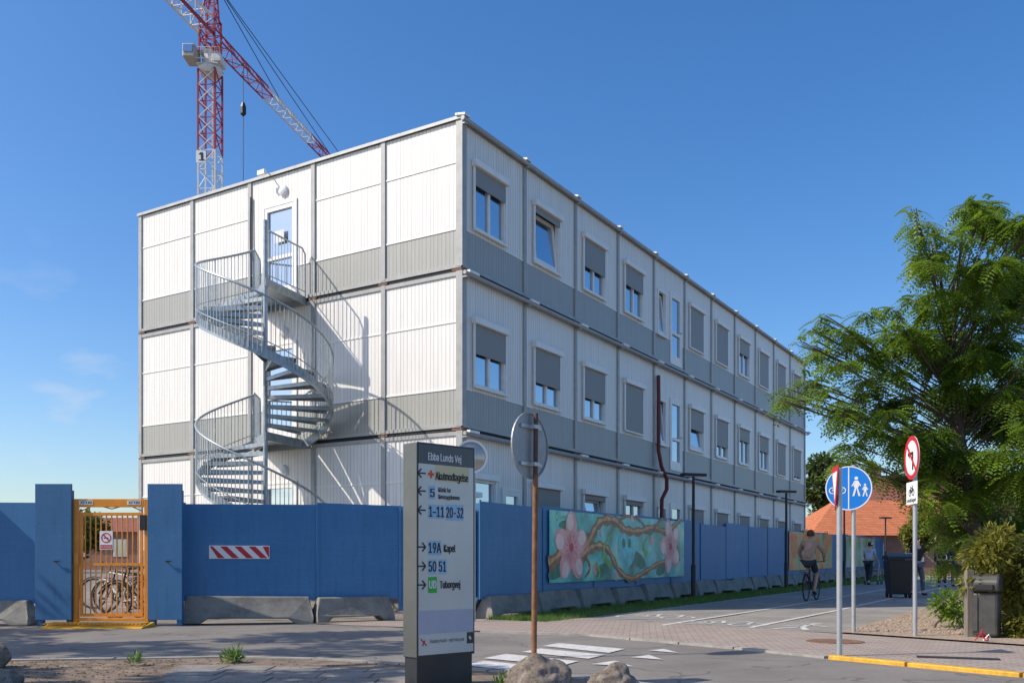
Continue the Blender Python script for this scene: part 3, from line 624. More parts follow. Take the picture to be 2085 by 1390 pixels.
def branch(pts,w0,w1,y,mat=MBR,name='painted_branch',off=0):
    q=[U(*p) for p in pts]; m=MB(); n=len(q); dense=[]
    for i in range(n-1):
        for s in range(6):
            t_=s/6; p0=q[max(i-1,0)];p1=q[i];p2=q[i+1];p3=q[min(i+2,n-1)]
            dense.append(tuple(.5*((2*p1[k])+(-p0[k]+p2[k])*t_+(2*p0[k]-5*p1[k]+4*p2[k]-p3[k])*t_**2+(-p0[k]+3*p1[k]-3*p2[k]+p3[k])*t_**3) for k in (0,1)))
    dense.append(q[-1]); L=[];Rr=[]
    for i,p in enumerate(dense):
        a=dense[max(i-1,0)];b=dense[min(i+1,len(dense)-1)]; d=Vector((b[0]-a[0],b[1]-a[1])).normalized(); w_=(w0+(w1-w0)*i/len(dense))/2*(1+.3*math.sin(i*1.7)); cx_,cz_=p[0]-d.y*off*w_,p[1]+d.x*off*w_
        L.append((cx_-d.y*w_,y,cz_+d.x*w_)); Rr.append((cx_+d.y*w_,y,cz_-d.x*w_))
    for i in range(len(L)-1): m.add([L[i],L[i+1],Rr[i+1],Rr[i]],[(0,1,2,3)])
    m.build(name,mat,o,fix=False)
for i,(a,b,rx,rz_,rt) in enumerate([(1135,1160,.9,.16,.5),(1200,1100,.6,.14,-.7),(1225,1165,.8,.15,.3),(1300,1140,.9,.18,-.5),(1345,1165,.7,.15,.4),(1325,1060,.5,.12,.6),(1150,1068,.6,.1,.1)]):
    u,z=U(a,b); z=min(max(z,.85),1.85); MB().disc(u,z,rx*.5,rz_,-.0124-.0001*i,-.0121,20,rt*.6).build('painted_shadow_leaf',MDGR,o)
u,z=U(1275,1112); MB().disc(u,z,.55,.5,-.0134,-.0122,24).build('turquoise_shape',MTQ,o)
for dx in (-.18,.16): MB().disc(u+dx,z+.08,.1,.12,-.0138,-.0135,12).build('turquoise_hollow',MDGR,o)
for p_,w0_,w1_,y_ in (([(1116,1150),(1150,1125),(1185,1132),(1205,1090),(1222,1062),(1250,1060),(1272,1078),(1300,1082),(1330,1074),(1358,1082),(1384,1058)],.30,.16,-.0142),([(1185,1132),(1210,1112),(1236,1118),(1258,1160),(1285,1178),(1312,1164),(1345,1145),(1384,1136)],.22,.12,-.0144)):
    branch(p_,w0_,w1_,y_); branch(p_,w0_*.34,w1_*.34,y_-.0004,MBRL,'branch_highlight',.8)
branch([(1258,1062),(1275,1050),(1300,1058),(1312,1072)],.11,.05,-.0149)
branch([(1190,1130),(1200,1155),(1190,1175)],.11,.05,-.0150); branch([(1330,1076),(1345,1058),(1360,1060)],.09,.04,-.0150)
branch([(1242,1150),(1228,1130),(1232,1105),(1243,1088)],.17,.03,-.0152,MLV,'painted_leaf')
branch([(1316,1130),(1309,1112),(1318,1092)],.18,.03,-.0152,MLV,'painted_leaf'); branch([(1212,1145),(1220,1165),(1215,1183)],.13,.02,-.0152,MLV,'painted_leaf')
def flower(px,py,r,k=5,rot=.3):
    u,z=U(px,py); c=MB()
    for i in range(k):
        a=rot+2*PI*i/k; cu,cz=u+math.cos(a)*r*.58,z+math.sin(a)*r*.58
        MB().disc(cu,cz,r*.48,r*.35,-.0175-.0003*i,-.0145,20,a).build('painted_petal',MPET,o); MB().disc(u+math.cos(a+.1)*r*.74,z+math.sin(a+.1)*r*.74,r*.25,r*.22,-.0196,-.0188,16,a).build('petal_highlight',MPETL,o)
    c.disc(u,z,r*.13,r*.13,-.021,-.0198,12)
    for i in range(11):
        a=i*.571; c.plate([(u,z),(u+math.cos(a)*r*.38,z+math.sin(a)*r*.38),(u+math.cos(a+.07)*r*.38,z+math.sin(a+.07)*r*.38)],-.0206,-.0198)
    c.build('flower_heart',MPCO,o)
flower(1162,1114,.74,5,PI/2); flower(1364,1112,.72,5,PI/2+.3)
for (a,b,r) in [(1210,1160,.13),(1253,1172,.12),(1326,1100,.15),(1376,1085,.10),(1286,1056,.10),(1222,1085,.08)]:
    u,z=U(a,b); MB().disc(u,z,r*.7,r,-.0165,-.0152,14,.3).build('painted_bud',MPET,o)
u,z=U(1128,1050); m=MB(); m.ring(u+.12,z,.085,.1,-.0150,-.0125,4); m.build('logo_frame',MLV,o); txt('logo_lettering','UBSA',o,MLV,u+.28,z-.04,.07,.3,y=-.0150)
o,pl,zz=mural(22.1,29.8,.60,2.11,MB2,'mural banner with orange blossoms beside the cyclist')
MPO=M('petal_orange',(.88,.22,.06),.4,0,.3,5)
for (a,b) in [(1618,1112),(1640,1100),(1665,1118),(1682,1104)]:
    u,z=U(a,b); m=MB()
    for i in range(6): m.disc(u+math.cos(i*1.05)*.26,z+math.sin(i*1.05)*.26,.30,.2,-.0155-.0003*i,-.013,12,i*1.05)
    m.build('painted_petals',MPO,o)
o,pl,zz=mural(33,41,.60,2.11,MB3,'pale green mural banner farthest along the path')
# ---------------------------------------------------------------- gate
g=thing('site_gate','orange barred steel pedestrian gate between two tall blue boards','gate',(-7.13,15.2,0))
W=1.22
m=MB(); m.box(0,.07,-.04,.04,0,2.06); m.box(W-.07,W,-.04,.04,0,2.06); m.box(.07,W-.07,-.04,.04,1.93,2.06); m.box(.07,W-.07,-.039,.039,.08,.13); m.build('frame',MORANGE,g,bevel=.006)
m=MB(); m.box(.1,.14,-.02,.02,.15,1.84); m.box(W-.14,W-.1,-.02,.02,.15,1.84); m.box(.14,W-.14,-.02,.02,.15,.2); m.box(.14,W-.14,-.02,.02,1.79,1.84); m.box(.14,W-.14,-.019,.019,.98,1.02)
for i in range(11): x=.18+i*(W-.36)/10; m.tube([(x,0,.17),(x,0,1.82)],.0115,6)
m.build('leaf',MORANGE,g)
m=MB(); m.tube([(.1,0,1.86),(.35,0,1.97),(.61,0,1.9),(.87,0,1.97),(1.12,0,1.86)],.01,6); m.build('top_scroll',MORANGE,g)
MB().box(W-.13,W-.03,-.07,-.042,1.55,1.8).build('closer',MBLACK,g); MB().box(.02,.09,-.06,-.041,1.0,1.18).build('lock_box',MORANGE,g)
for x in (.1,.88):
    MB().box(x,x+.22,-.045,-.0405,1.965,2.035).build('name_plate',MWPAINT,g); txt('lettering','BEFIX',g,MTXT,x+.02,1.98,.045,.18,y=-.047,flip=True,bold=.002)
o=thing('no_smoking_sign','white no smoking sign hung on the orange gate bars','sign',(-7.13+.43,15.17,1.24))
MB().box(0,.21,-.008,0,0,.3).build('plate',MWPAINT,o); m=MB(); m.ring(.105,.19,.065,.082,-.011,-.0085); m.plate([(.05,.235),(.065,.25),(.165,.145),(.15,.13)],-.0118,-.0113); m.build('prohibition_ring',MRED,o); MB().box(.065,.14,-.0103,-.0083,.18,.195).build('cigarette',MTXT,o); MB().box(.01,.2,-.0103,-.0083,.015,.075).build('red_strip',MRED,o); txt('lettering','No smoking',o,MWPAINT,.022,.032,.028,.165,y=-.0112)
m=MB(); m.prism([(0,0,0),(0,.62,0),(0,.55,.07),(0,.08,.02)],(1.6,0,0)); 
for i in range(26): m.box(.02+i*.06,.045+i*.06,.12,.52,.06,.075)
o=m.build('yellow_ramp',MYEL); o.location=(-7.35,14.45,0); tag(o,'yellow steel ramp plate on the ground before the orange gate','ramp')
# ---------------------------------------------------------------- bicycles
def bicycle(label,loc,rz,lean=0,col=MBLACK,group='parked bicycles behind the gate'):
    o=thing('bicycle',label,'bicycle',loc,rz,group); o.rotation_euler=(0,lean,rz)
    for y in (-.53,.53):
        m=MB(); m.tube([(0,y+.325*math.cos(k*PI/14),.34+.325*math.sin(k*PI/14)) for k in range(28)],.018,6,True); w_=m.build('wheel',MRUB,o,True)
        s=MB(); s.tube([(0,y+.3*math.cos(k*PI/14),.34+.3*math.sin(k*PI/14)) for k in range(28)],.008,5,True)
        for k in range(14): s.tube([(0,y,.34),(0,y+.3*math.cos(k*PI/7),.34+.3*math.sin(k*PI/7))],.0015,3)
        s.tube([(-.05,y,.34),(.05,y,.34)],.02,6); s.build('rim',MDGREY,w_)
        f=MB(); f.tube([(0,y+.37*math.cos(k*PI/10),.34+.37*math.sin(k*PI/10)) for k in range(1,10)],.016,5); f.build('mudguard',col,o)
    m=MB(); bb=(0,-.06,.29); sd=(0,-.2,.78); hd=(0,.36,.85); hb=(0,.39,.68)
    m.tube([bb,sd],.016,6); m.tube([sd,hd],.015,6); m.tube([bb,hb],.018,6); m.tube([hd,hb],.018,6)
    for x in (-.045,.045): m.tube([(x,-.53,.34),(x*.6,-.06,.29)],.009,5); m.tube([(x,-.53,.34),(x*.5,-.19,.72)],.009,5); m.tube([(x,.53,.34),(x,.40,.66)],.012,5)
    m.build('frame',col,o,True)
    m=MB(); m.tube([(0,-.2,.78),(0,-.22,.9)],.013,6); m.ell((0,-.24,.93),(.085,.13,.035),10,6); m.build('saddle',MBLACK,o,True)
    m=MB(); m.tube([(0,.36,.85),(0,.33,1.0)],.013,6); m.tube([(-.29,.2,1.02),(-.25,.28,1.02),(-.1,.36,1.01),(.1,.36,1.01),(.25,.28,1.02),(.29,.2,1.02)],.012,6); m.build('handlebar',MDGREY,o,True)
    m=MB(); m.tube([(.06,-.06,.29),(.06,-.16,.15)],.01,5); m.tube([(-.06,-.06,.29),(-.06,.04,.43)],.01,5); m.box(.06,.15,-.2,-.12,.14,.16); m.box(-.15,-.06,.0,.08,.42,.44); m.build('crank',MBLACK,o)
    m=MB(); m.box(-.07,.07,-.75,-.32,.73,.745); m.tube([(0,-.72,.73),(0,-.53,.36)],.006,4); m.build('luggage_rack',MBLACK,o)
    return o
bicycle('black bicycle parked closest behind the gate, wheel at the right bars',(-6.75,17.0,0),R(80),.08)
bicycle('white framed bicycle behind the gate on the left side',(-7.5,17.8,0),R(60),.08,MPF)
bicycle('dark bicycle farther back behind the gate',(-7.9,19.2,.01),R(75),.08)
bicycle('grey bicycle parked deepest behind the gate',(-8.7,20.5,.02),R(85),.08,MDGREY)
# ---------------------------------------------------------------- information pylon
PA=R(43); PX,PY=-.737,7.2; PW=.584; pz=.03
I=thing('information_pylon','tall charcoal hospital direction pylon with black lettering on a white face','sign',(PX,PY,pz),PA); PP=Pl(PX,PY,PA)
def Q(px,py): return PP.uz(px,py,pz)
MB().box(0,PW,0,.175,.245,1.915).build('housing',MPYLS,I,bevel=.006)
MB().box(.012,PW-.012,.012,.165,0,.244).build('plinth',MPYL,I)
MB().box(.0,PW,-.006,-.0005,.245,1.915).build('face_frame',MPYL,I)
MB().box(.014,PW-.014,-.009,-.0062,.265,1.75).build('white_face',MPF,I)
MB().box(.014,PW-.014,-.009,-.0062,1.753,1.90).build('header_band',MPYLH,I)
def T_(s,x0,y0,x1,hpx,mat=MTXT,bold=.0022,y=-.0125,name='lettering'):
    u0,z=Q(x0,y0); u1,_=Q(x1,y0); D=PY+u0*math.sin(PA); return txt(name,s,I,mat,u0,z,hpx/FP*D,u1-u0,y=y,bold=bold)
def patch(x0,y0,x1,y1,mat,name='patch',y=-.0105):
    u0,z1=Q(x0,y0); u1,z0=Q(x1,y1); MB().box(u0,u1,y,-.0092,z0,z1).build(name,mat,I)
def arrow(px,py,left):
    u,z=Q(px,py); m=MB(); d=1 if left else -1; L=.038
    m.bar((u-L*1.0,-.0118,z),(u+L*1.0,-.0118,z),.001,.011,up=(0,0,1)); 
    tip=u-d*L
    for s in (1,-1): m.bar((tip,-.0119,z),(tip+d*.034,-.0119,z+s*.034),.001,.012,up=(0,0,1))
    m.build('arrow',MTXT,I)
T_('Ebba Lunds Vej',870,936,937,15,MWPAINT,bold=.0016)
for y,l in ((963,1),(999,1),(1038,1),(1113,0),(1152,0),(1190,0)): arrow(857,y,l)
u,z=Q(876,965); m=MB(); m.box(u-.03,u+.03,-.012,-.0095,z-.01,z+.01); m.box(u-.01,u+.01,-.0125,-.0097,z-.03,z+.03); m.build('red_cross',MCROSS,I)
patch(884,946,953,984,MBEIGE,'beige_patch'); T_('Akutmodtagelse',885,976,951,16)
patch(871,988,884,1016,MHI); T_('5',874,1011,883,17); T_('Klinik for',891,1001,916,9,bold=.001); T_('Kønssygdomme',891,1015,934,9,bold=.001)
patch(870,1026,903,1056,MHI); T_('1–11',872,1051,902,21); patch(906,1026,942,1060,MHI); T_('20-32',907,1053,941,21)
patch(870,1100,897,1130,MHI); T_('19A',871,1125,896,21); T_('Kapel',902,1123,925,15)
patch(870,1138,887,1168,MHI); T_('50',871,1163,886,21); patch(891,1138,908,1168,MHI); T_('51',892,1163,906,21)
patch(870,1174,888,1206,MGREEN); T_('UD',872,1197,886,16,MWPAINT); T_('Tuborgvej',894,1197,935,15)
patch(850,1243,962,1284,MLAV,'lavender_band')
T_('Bispebjerg Hospital - røgfrit inde og ude',874,1308,943,7,bold=0); patch(949,1286,962,1308,MPYL,'emblem_square'); u,z=Q(955,1297); m=MB(); m.disc(u,z,.012,.018,-.013,-.0107,8,.6); m.build('emblem_figure',MPF,I)
u,z=Q(861,1306); m=MB(); m.bar((u-.03,-.0115,z+.025),(u+.03,-.0115,z-.03),.001,.009); m.bar((u-.012,-.0120,z-.03),(u+.012,-.0120,z+.012),.001,.009); m.build('no_smoking_icon',MRED,I)
# ---------------------------------------------------------------- street signs
def post_sign(label,px,py,top,mat=MPOLE,rz=0,cat='sign',r=.03):
    p=G(px,py); o=thing('street_sign',label,cat,(p.x,p.y,p.z),rz); MB().tube([(0,0,-.02),(0,0,top)],r,12).build('post',mat,o,True); return o
p=G(1091,1338); o=thing('street_sign','round grey sign back on a rusty brown pole right of the pylon','sign',(p.x-.02,p.y,0),R(236))
MB().tube([(-.0,0,-.02),(-.03,0,1.95)],.030,12).build('rusty_post',MPRUST,o,True); MB().tube([(-.03,0,1.95),(-.04,0,2.62)],.025,12).build('upper_post',M('dark_rust',(.10,.06,.045),.7,0,.3,9),o,True)
MB().disc(0,2.27,.355,.355,-.06,-.052,40).build('sign_disc',MSBACK,o); m=MB(); m.ring(0,2.27,.345,.36,-.051,-.04,40); m.build('disc_rim',MSBACK,o)
for z in (2.07,2.47): m=MB(); m.box(-.2,.2,-.05,-.028,z-.018,z+.018); m.box(-.07,.04,-.028,.036,z-.02,z+.02); m.build('bracket',MPOLE,o)
def symbike(mb,cx,cz,s,y0,y1):
    for d in (-1,1): mb.ring(cx+d*.55*s,cz-.25*s,.30*s,.40*s,y0,y1,16)
    def ln(a,b): 
        a=Vector((cx+a[0]*s,0,cz+a[1]*s));b=Vector((cx+b[0]*s,0,cz+b[1]*s)); d=(b-a).normalized(); n=Vector((-d.z,0,d.x))*.045*s; mb.plate([((a-n).x,(a-n).z),((b-n).x,(b-n).z),((b+n).x,(b+n).z),((a+n).x,(a+n).z)],y0-.0003*random.random(),y1)
    ln((-.55,-.25),(-.1,-.25)); ln((-.55,-.25),(-.25,.25)); ln((-.1,-.25),(-.28,.4)); ln((-.1,-.25),(.38,.3)); ln((-.25,.25),(.38,.3)); ln((.55,-.25),(.33,.5)); ln((.33,.5),(.5,.5)); ln((-.4,.42),(-.15,.42))
def symped(mb,cx,cz,s,y0,y1):
    mb.disc(cx,cz+.78*s,.15*s,.15*s,y0,y1,14); mb.plate([(cx-.17*s,cz+.58*s),(cx+.17*s,cz+.58*s),(cx+.22*s,cz+.1*s),(cx+.12*s,cz-.05*s),(cx-.12*s,cz-.05*s),(cx-.22*s,cz+.1*s)],y0,y1)
    mb.plate([(cx-.12*s,cz-.04*s),(cx+.02*s,cz-.04*s),(cx-.15*s,cz-.75*s),(cx-.32*s,cz-.75*s)],y0-.0004,y1); mb.plate([(cx,cz-.04*s),(cx+.12*s,cz-.04*s),(cx+.34*s,cz-.75*s),(cx+.18*s,cz-.75*s)],y0-.0008,y1)
    mb.plate([(cx+.16*s,cz+.55*s),(cx+.4*s,cz+.12*s),(cx+.32*s,cz+.08*s),(cx+.1*s,cz+.4*s)],y0-.0012,y1); mb.plate([(cx-.16*s,cz+.55*s),(cx-.4*s,cz+.12*s),(cx-.32*s,cz+.08*s),(cx-.1*s,cz+.4*s)],y0-.0016,y1)
o=post_sign('round blue sign with white bicycle and walkers on a grey post',1738,1287,2.45,rz=R(-17))
dz=1+(HY-994)/FP*13.7; r=.325
MB().disc(-.07,dz,r,r,-.045,-.035,44).build('blue_disc',MBLUE,o); m=MB(); m.ring(-.07,dz,r-.018,r-.002,-.048,-.0455,44); m.build('white_rim',MWPAINT,o); MB().box(-.078,-.062,-.0482,-.0457,dz-r+.02,dz+r-.02).build('divider',MWPAINT,o)
m=MB(); symbike(m,-.225,dz+.0,.125,-.049,-.0455); m.build('bicycle_symbol',MWPAINT,o); m=MB(); symped(m,.035,dz+.01,.17,-.0495,-.0455); m.build('adult_symbol',MWPAINT,o); m=MB(); symped(m,.155,dz-.04,.11,-.0495,-.0455); m.build('child_symbol',MWPAINT,o)
o=post_sign('edge on red and white give way sign on the grey post nearest the yellow kerb',1709,1335,2.05,rz=R(-101)) 
m=MB(); m.plate([(-.26,2.06),(.26,2.06),(0,1.58)],-.045,-.037); m.build('triangle_plate',MRED,o); m=MB(); m.plate([(-.17,2.0),(.17,2.0),(0,1.69)],-.049,-.0455); m.build('white_centre',MWPAINT,o); MB().box(-.06,.06,-.036,-.02,1.75,1.95).build('bracket',MSBACK,o)
o=post_sign('round red ringed turn prohibition sign over a bicycle exemption plate',1863,1295,2.75,rz=R(-95))
D=12.9; dz=1+(HY-931)/FP*D; r=.30
MB().disc(0,dz,r,r,-.045,-.035,40).build('sign_disc',MWPAINT,o); m=MB(); m.ring(0,dz,r-.06,r+.003,-.049,-.0455,40); m.plate([(-.2,dz+.17),(-.17,dz+.2),(.2,dz-.17),(.17,dz-.2)],-.052,-.0495); m.build('red_ring',MRED,o)
m=MB(); m.box(.02,.07,-.0475,-.0456,dz-.17,dz+.08); m.box(-.09,.02,-.0475,-.0456,dz+.04,dz+.08); m.plate([(-.08,dz+.13),(-.08,dz-.01),(-.16,dz+.06)],-.0475,-.0456); m.build('arrow',MTXT,o)
z1=1+(HY-980)/FP*D; z0_=1+(HY-1026)/FP*D; MB().box(-.22,.22,-.045,-.036,z0_,z1).build('lower_plate',MWPAINT,o,bevel=.003); m=MB(); symbike(m,0,z1-.12,.12,-.049,-.0455); m.build('bicycle_symbol',MTXT,o); txt('lettering','undtaget',o,MTXT,-.18,z0_+.035,.05,.36,y=-.048,bold=.002)
o=thing('traffic_mirror','round convex traffic mirror on a pale post behind the pylon','mirror',(-.70,16.2,0),R(15)); MB().tube([(0.04,0,0),(0.04,0,2.95)],.03,10).build('post',MPOLE,o,True)
m=MB(); n=24
for i in range(7):
    a=i/6*.62; 
    for k_ in range(n): m.v.append((-.02+.26*math.sin(a)/math.sin(.62)*math.cos(2*PI*k_/n),-.06-.26*(math.cos(a)-math.cos(.62))/1.2,2.86+.26*math.sin(a)/math.sin(.62)*math.sin(2*PI*k_/n)))
for i in range(6):
    for k_ in range(n): l=(k_+1)%n; m.f.append((i*n+k_,i*n+l,(i+1)*n+l,(i+1)*n+k_))
m.build('mirror_face',MMIRROR,o,True); m=MB(); m.ring(-.02,2.86,.255,.29,-.075,-.03,28); m.build('mirror_rim',MWPAINT,o,True); MB().disc(-.02,2.86,.27,.27,-.045,-.03,24).build('mirror_back',MSBACK,o)
def lamp(label,px,D,top):
    x=(px-CX)/FP*D; o=thing('park_lamp',label,'street lamp',(x,D,zg(D)),R(20),'black T shaped park lamps')
    MB().tube([(0,0,0),(0,0,.9),(0,0,.95),(0,0,top-.05)],[.07,.07,.045,.04],10).build('post',MBLACK,o,True)
    MB().box(-.36,.36,-.12,.12,top-.06,top+.02).build('lamp_head',MBLACK,o,bevel=.02); MB().box(-.3,.3,-.09,.09,top-.068,top-.062).build('diffuser',MPF,o)
lamp('black T shaped park lamp at the end of the blossom mural',1412,25.6,3.4); lamp('black T shaped park lamp left of the orange mural',1601,33.0,3.45); lamp('black T shaped park lamp behind the round blue sign',1719,44,3.4); lamp('farthest black T shaped park lamp before the orange roof',1803,52,3.3)
# ---------------------------------------------------------------- people
def skinmesh(name,V,E,mat,parent,sub=2):
    me=bpy.data.meshes.new(name); me.from_pydata([v[:3] for v in V],E,[]); o=bpy.data.objects.new(name,me); COL.objects.link(o); o.parent=parent; me.materials.append(mat)
    o.modifiers.new('skin','SKIN').use_smooth_shade=True
    sv=me.skin_vertices[0].data
    for i,v in enumerate(V):
        r=v[3]; sv[i].radius=(r,r) if not isinstance(r,tuple) else r
        sv[i].use_root=(i==0)
    s=o.modifiers.new('sub','SUBSURF'); s.levels=sub; s.render_levels=sub; return o
MLIP=flat('lip',(.35,.12,.1))
def person(label,loc,rz,J0={},shirt=MCLB,pants=MCDK,long_s=False,long_p=True,hair=MHAIRD,cap=None,shoe=MBLACK,longhair=False):
    J={'pel':(0,0,.95),'spi':(0,0,1.12),'che':(0,.0,1.33),'nec':(0,-.005,1.48),'jaw':(0,.025,1.56),'sku':(0,0,1.655),
       'sL':(-.175,0,1.42),'eL':(-.235,-.03,1.14),'wL':(-.235,.06,.90),'hL':(-.235,.08,.82),'sR':(.175,0,1.42),'eR':(.235,-.03,1.14),'wR':(.235,.06,.90),'hR':(.235,.08,.82),
       'pL':(-.09,0,.90),'kL':(-.10,.03,.50),'aL':(-.10,-.01,.09),'tL':(-.11,.14,.035),'pR':(.09,0,.90),'kR':(.10,.03,.50),'aR':(.10,-.01,.09),'tR':(.11,.14,.035)}
    J.update(J0); J={k:Vector(v) for k,v in J.items()}
    o=thing('person',label,'person',loc,rz)
    rad={'pel':(.14,.11),'spi':(.13,.095),'che':(.155,.105),'nec':.055,'jaw':.068,'sku':.092}
    keys=['pel','spi','che','nec','jaw','sku']; V=[(*J[k],rad[k]) for k in keys]; E=[(i,i+1) for i in range(5)]; idx={k:i for i,k in enumerate(keys)}
    def addv(v,r,par): V.append((*v,r)); E.append((par,len(V)-1)); return len(V)-1
    for s,sx in (('L',-1),('R',1)):
        a=addv(J['s'+s],.058,idx['che']); a=addv(J['e'+s],.042,a); a=addv(J['w'+s],.027,a); wv=J['w'+s]; hv=J['h'+s]; a=addv(hv,.03,a)
        d=(hv-wv).normalized(); lat=Vector((0,1,0)) if abs(d.z)>.6 else Vector((1,0,0)); lat=(lat-d*lat.dot(d)).normalized(); pd=d.cross(lat)*(-sx)
        for i,(of,ln) in enumerate(((.03,.065),(.011,.078),(-.01,.072),(-.029,.055))):
            b=addv(hv+lat*of+d*.03,.010,a); b=addv(hv+lat*of+d*(.03+ln*.5)+pd*.008,.009,b); addv(hv+lat*of+d*(.03+ln*.85)+pd*.03,.0075,b)
        b=addv(wv.lerp(hv,.5)+lat*.035,.011,a); addv(wv.lerp(hv,.9)+lat*.055+pd*.01+d*.02,.009,b)
        a=addv(J['p'+s],.085,0); a=addv(J['k'+s],.055,a); a=addv(J['a'+s],.038,a); addv(J['t'+s],.03,a)
    skinmesh('body',V,E,MSKIN,o)
    V=[(*J['pel'],(.155,.125)),(*J['spi'],(.15,.115)),(*J['che'],(.172,.122)),(*(J['nec']+(J['che']-J['nec'])*.25),.075)]; E=[(0,1),(1,2),(2,3)]
    for s in 'LR':
        V.append((*J['s'+s],.075)); E.append((2,len(V)-1)); 
        if long_s: V.append((*J['e'+s],.058)); E.append((len(V)-2,len(V)-1)); V.append((*J['e'+s].lerp(J['w'+s],.9),.042)); E.append((len(V)-2,len(V)-1))
        else: V.append((*J['s'+s].lerp(J['e'+s],.7),.062)); E.append((len(V)-2,len(V)-1))
    skinmesh('shirt',V,E,shirt,o)
    V=[(*(J['pel']+Vector((0,0,.02))),(.158,.13))]; E=[]
    for s in 'LR':
        V.append((*J['p'+s],.1)); E.append((0,len(V)-1)); e=J['k'+s] if long_p else J['p'+s].lerp(J['k'+s],.8)
        V.append((*e,.073 if long_p else .085)); E.append((len(V)-2,len(V)-1))
        if long_p: V.append((*J['k'+s].lerp(J['a'+s],.93),.055)); E.append((len(V)-2,len(V)-1))
    skinmesh('trousers',V,E,pants,o)
    for s in 'LR':
        skinmesh('shoe',[(*(J['a'+s]+Vector((0,-.03,-.04))),.045),(*J['t'+s],.04),(*(J['t'+s]+(J['t'+s]-J['a'+s])*.35+Vector((0,0,.01))),.03)],[(0,1),(1,2)],shoe,o,1)
    c=J['sku']
    if cap: m=MB(); m.ell((c.x,c.y-.005,c.z+.02),(.108,.118,.098),14,8,-.05,1); m.box(c.x-.06,c.x+.06,c.y+.09,c.y+.18,c.z+.015,c.z+.028); m.build('cap',cap,o,True)
    m=MB(); m.ell((c.x,c.y-.018,c.z+.012),(.102,.108,.112 if not longhair else .125),14,8,-.55 if not longhair else -.9,1); m.build('hair',hair,o,True)
    MB().ell((c.x,c.y+.098,c.z-.035),(.014,.022,.022),8,6).build('nose',MSKIN,o,True)
    for sx in (-1,1): MB().ell((c.x+sx*.1,c.y,c.z-.02),(.014,.025,.035),8,6).build('ear',MSKIN,o,True); MB().ell((c.x+sx*.033,c.y+.083,c.z-.005),(.012,.01,.007),8,6).build('eye',MBLACK,o,True)
    MB().box(c.x-.022,c.x+.022,c.y+.08,c.y+.092,c.z-.075,c.z-.068).build('mouth',MLIP,o)
    return o
p=G(1652,1222); bicycle('black bicycle ridden away along the shared path',(p.x,p.y,p.z),ANG-PI/2,0,MBLACK,'bicycles on the path')
person('person in a beige jacket and shorts cycling away past the orange mural',(p.x,p.y,p.z),ANG-PI/2,{'pel':(0,-.24,1.03),'spi':(0,-.2,1.2),'che':(0,-.12,1.4),'nec':(0,-.07,1.55),'jaw':(0,-.03,1.63),'sku':(0,-.05,1.72),
 'sL':(-.18,-.11,1.48),'eL':(-.31,.02,1.25),'wL':(-.28,.18,1.07),'hL':(-.27,.24,1.05),'sR':(.18,-.11,1.48),'eR':(.31,.02,1.25),'wR':(.28,.18,1.07),'hR':(.27,.24,1.05),
 'pL':(-.09,-.22,.98),'kL':(-.12,.16,.90),'aL':(-.11,.03,.53),'tL':(-.11,.14,.46),'pR':(.09,-.22,.98),'kR':(.12,.08,.66),'aR':(.11,-.14,.27),'tR':(.11,-.02,.19)},MCBG,MCDK,True,False,MHAIR)
p=G(1768,1190); person('person in white cap and light blue shirt walking behind a rollator',(p.x,p.y,p.z),ANG-PI/2-.15,{'spi':(0,.05,1.12),'che':(0,.13,1.31),'nec':(0,.2,1.45),'jaw':(0,.25,1.52),'sku':(0,.23,1.61),'sL':(-.18,.15,1.4),'eL':(-.22,.18,1.12),'wL':(-.22,.4,.98),'hL':(-.22,.46,.95),'sR':(.18,.15,1.4),'eR':(.22,.18,1.12),'wR':(.22,.4,.98),'hR':(.22,.46,.95),'kL':(-.1,.16,.52),'aL':(-.1,.2,.09),'tL':(-.1,.34,.04),'kR':(.1,.0,.48),'aR':(.1,-.24,.13),'tR':(.1,-.12,.04)},MCLB,MCDK,False,True,MHAIRD,MCWT)
q=Vector((math.cos(ANG-.15),math.sin(ANG-.15),0))*.55+p; o=thing('rollator','grey wheeled walking frame pushed by the capped walker','walking frame',(q.x,q.y,p.z),ANG-PI/2-.15)
m=MB()
for s in (-1,1): m.tube([(s*.22,-.1,.93),(s*.22,.05,.88),(s*.25,.25,.1)],.014,6); m.tube([(s*.22,.05,.85),(s*.25,-.2,.1)],.014,6)
m.tube([(-.23,.1,.6),(.23,.1,.6)],.012,6); m.build('frame',MPOLE,o,True); MB().box(-.2,.2,-.05,.2,.55,.58).build('seat',MBLACK,o)
for s in (-1,1):
    for y in (-.2,.25): m=MB(); m.tube([(s*.25,y+.085*math.cos(k*PI/6),.1+.085*math.sin(k*PI/6)) for k in range(12)],.015,5,True); m.tube([(s*.25-.01,y,.1),(s*.25+.01,y,.1)],.03,6); m.build('wheel',MRUB,o,True)
p=G(1829,1216); o=thing('waste_container','black wheeled waste container standing on the path','waste container',(p.x,p.y,p.z),R(-10))
m=MB(); m.add([(-.27,-.3,.1),(.27,-.3,.1),(.27,.3,.1),(-.27,.3,.1),(-.33,-.38,1.05),(.33,-.38,1.05),(.33,.38,1.05),(-.33,.38,1.05)],[(0,3,2,1),(4,5,6,7),(0,1,5,4),(1,2,6,5),(2,3,7,6),(3,0,4,7)]); m.build('bin_body',MBLACK,o,bevel=.03)
m=MB(); m.prism([(-.35,-.42,1.06),(-.35,.4,1.06),(-.35,.38,1.16),(-.35,.0,1.22),(-.35,-.38,1.14)],(.7,0,0)); m.build('lid',MBLACK,o,bevel=.02)
for x in (-.25,.25):
    for y in (-.22,.24): m=MB(); m.tube([(x-.025,y,.09),(x+.025,y,.09)],.09,12); m.build('wheel',MRUB,o,True)
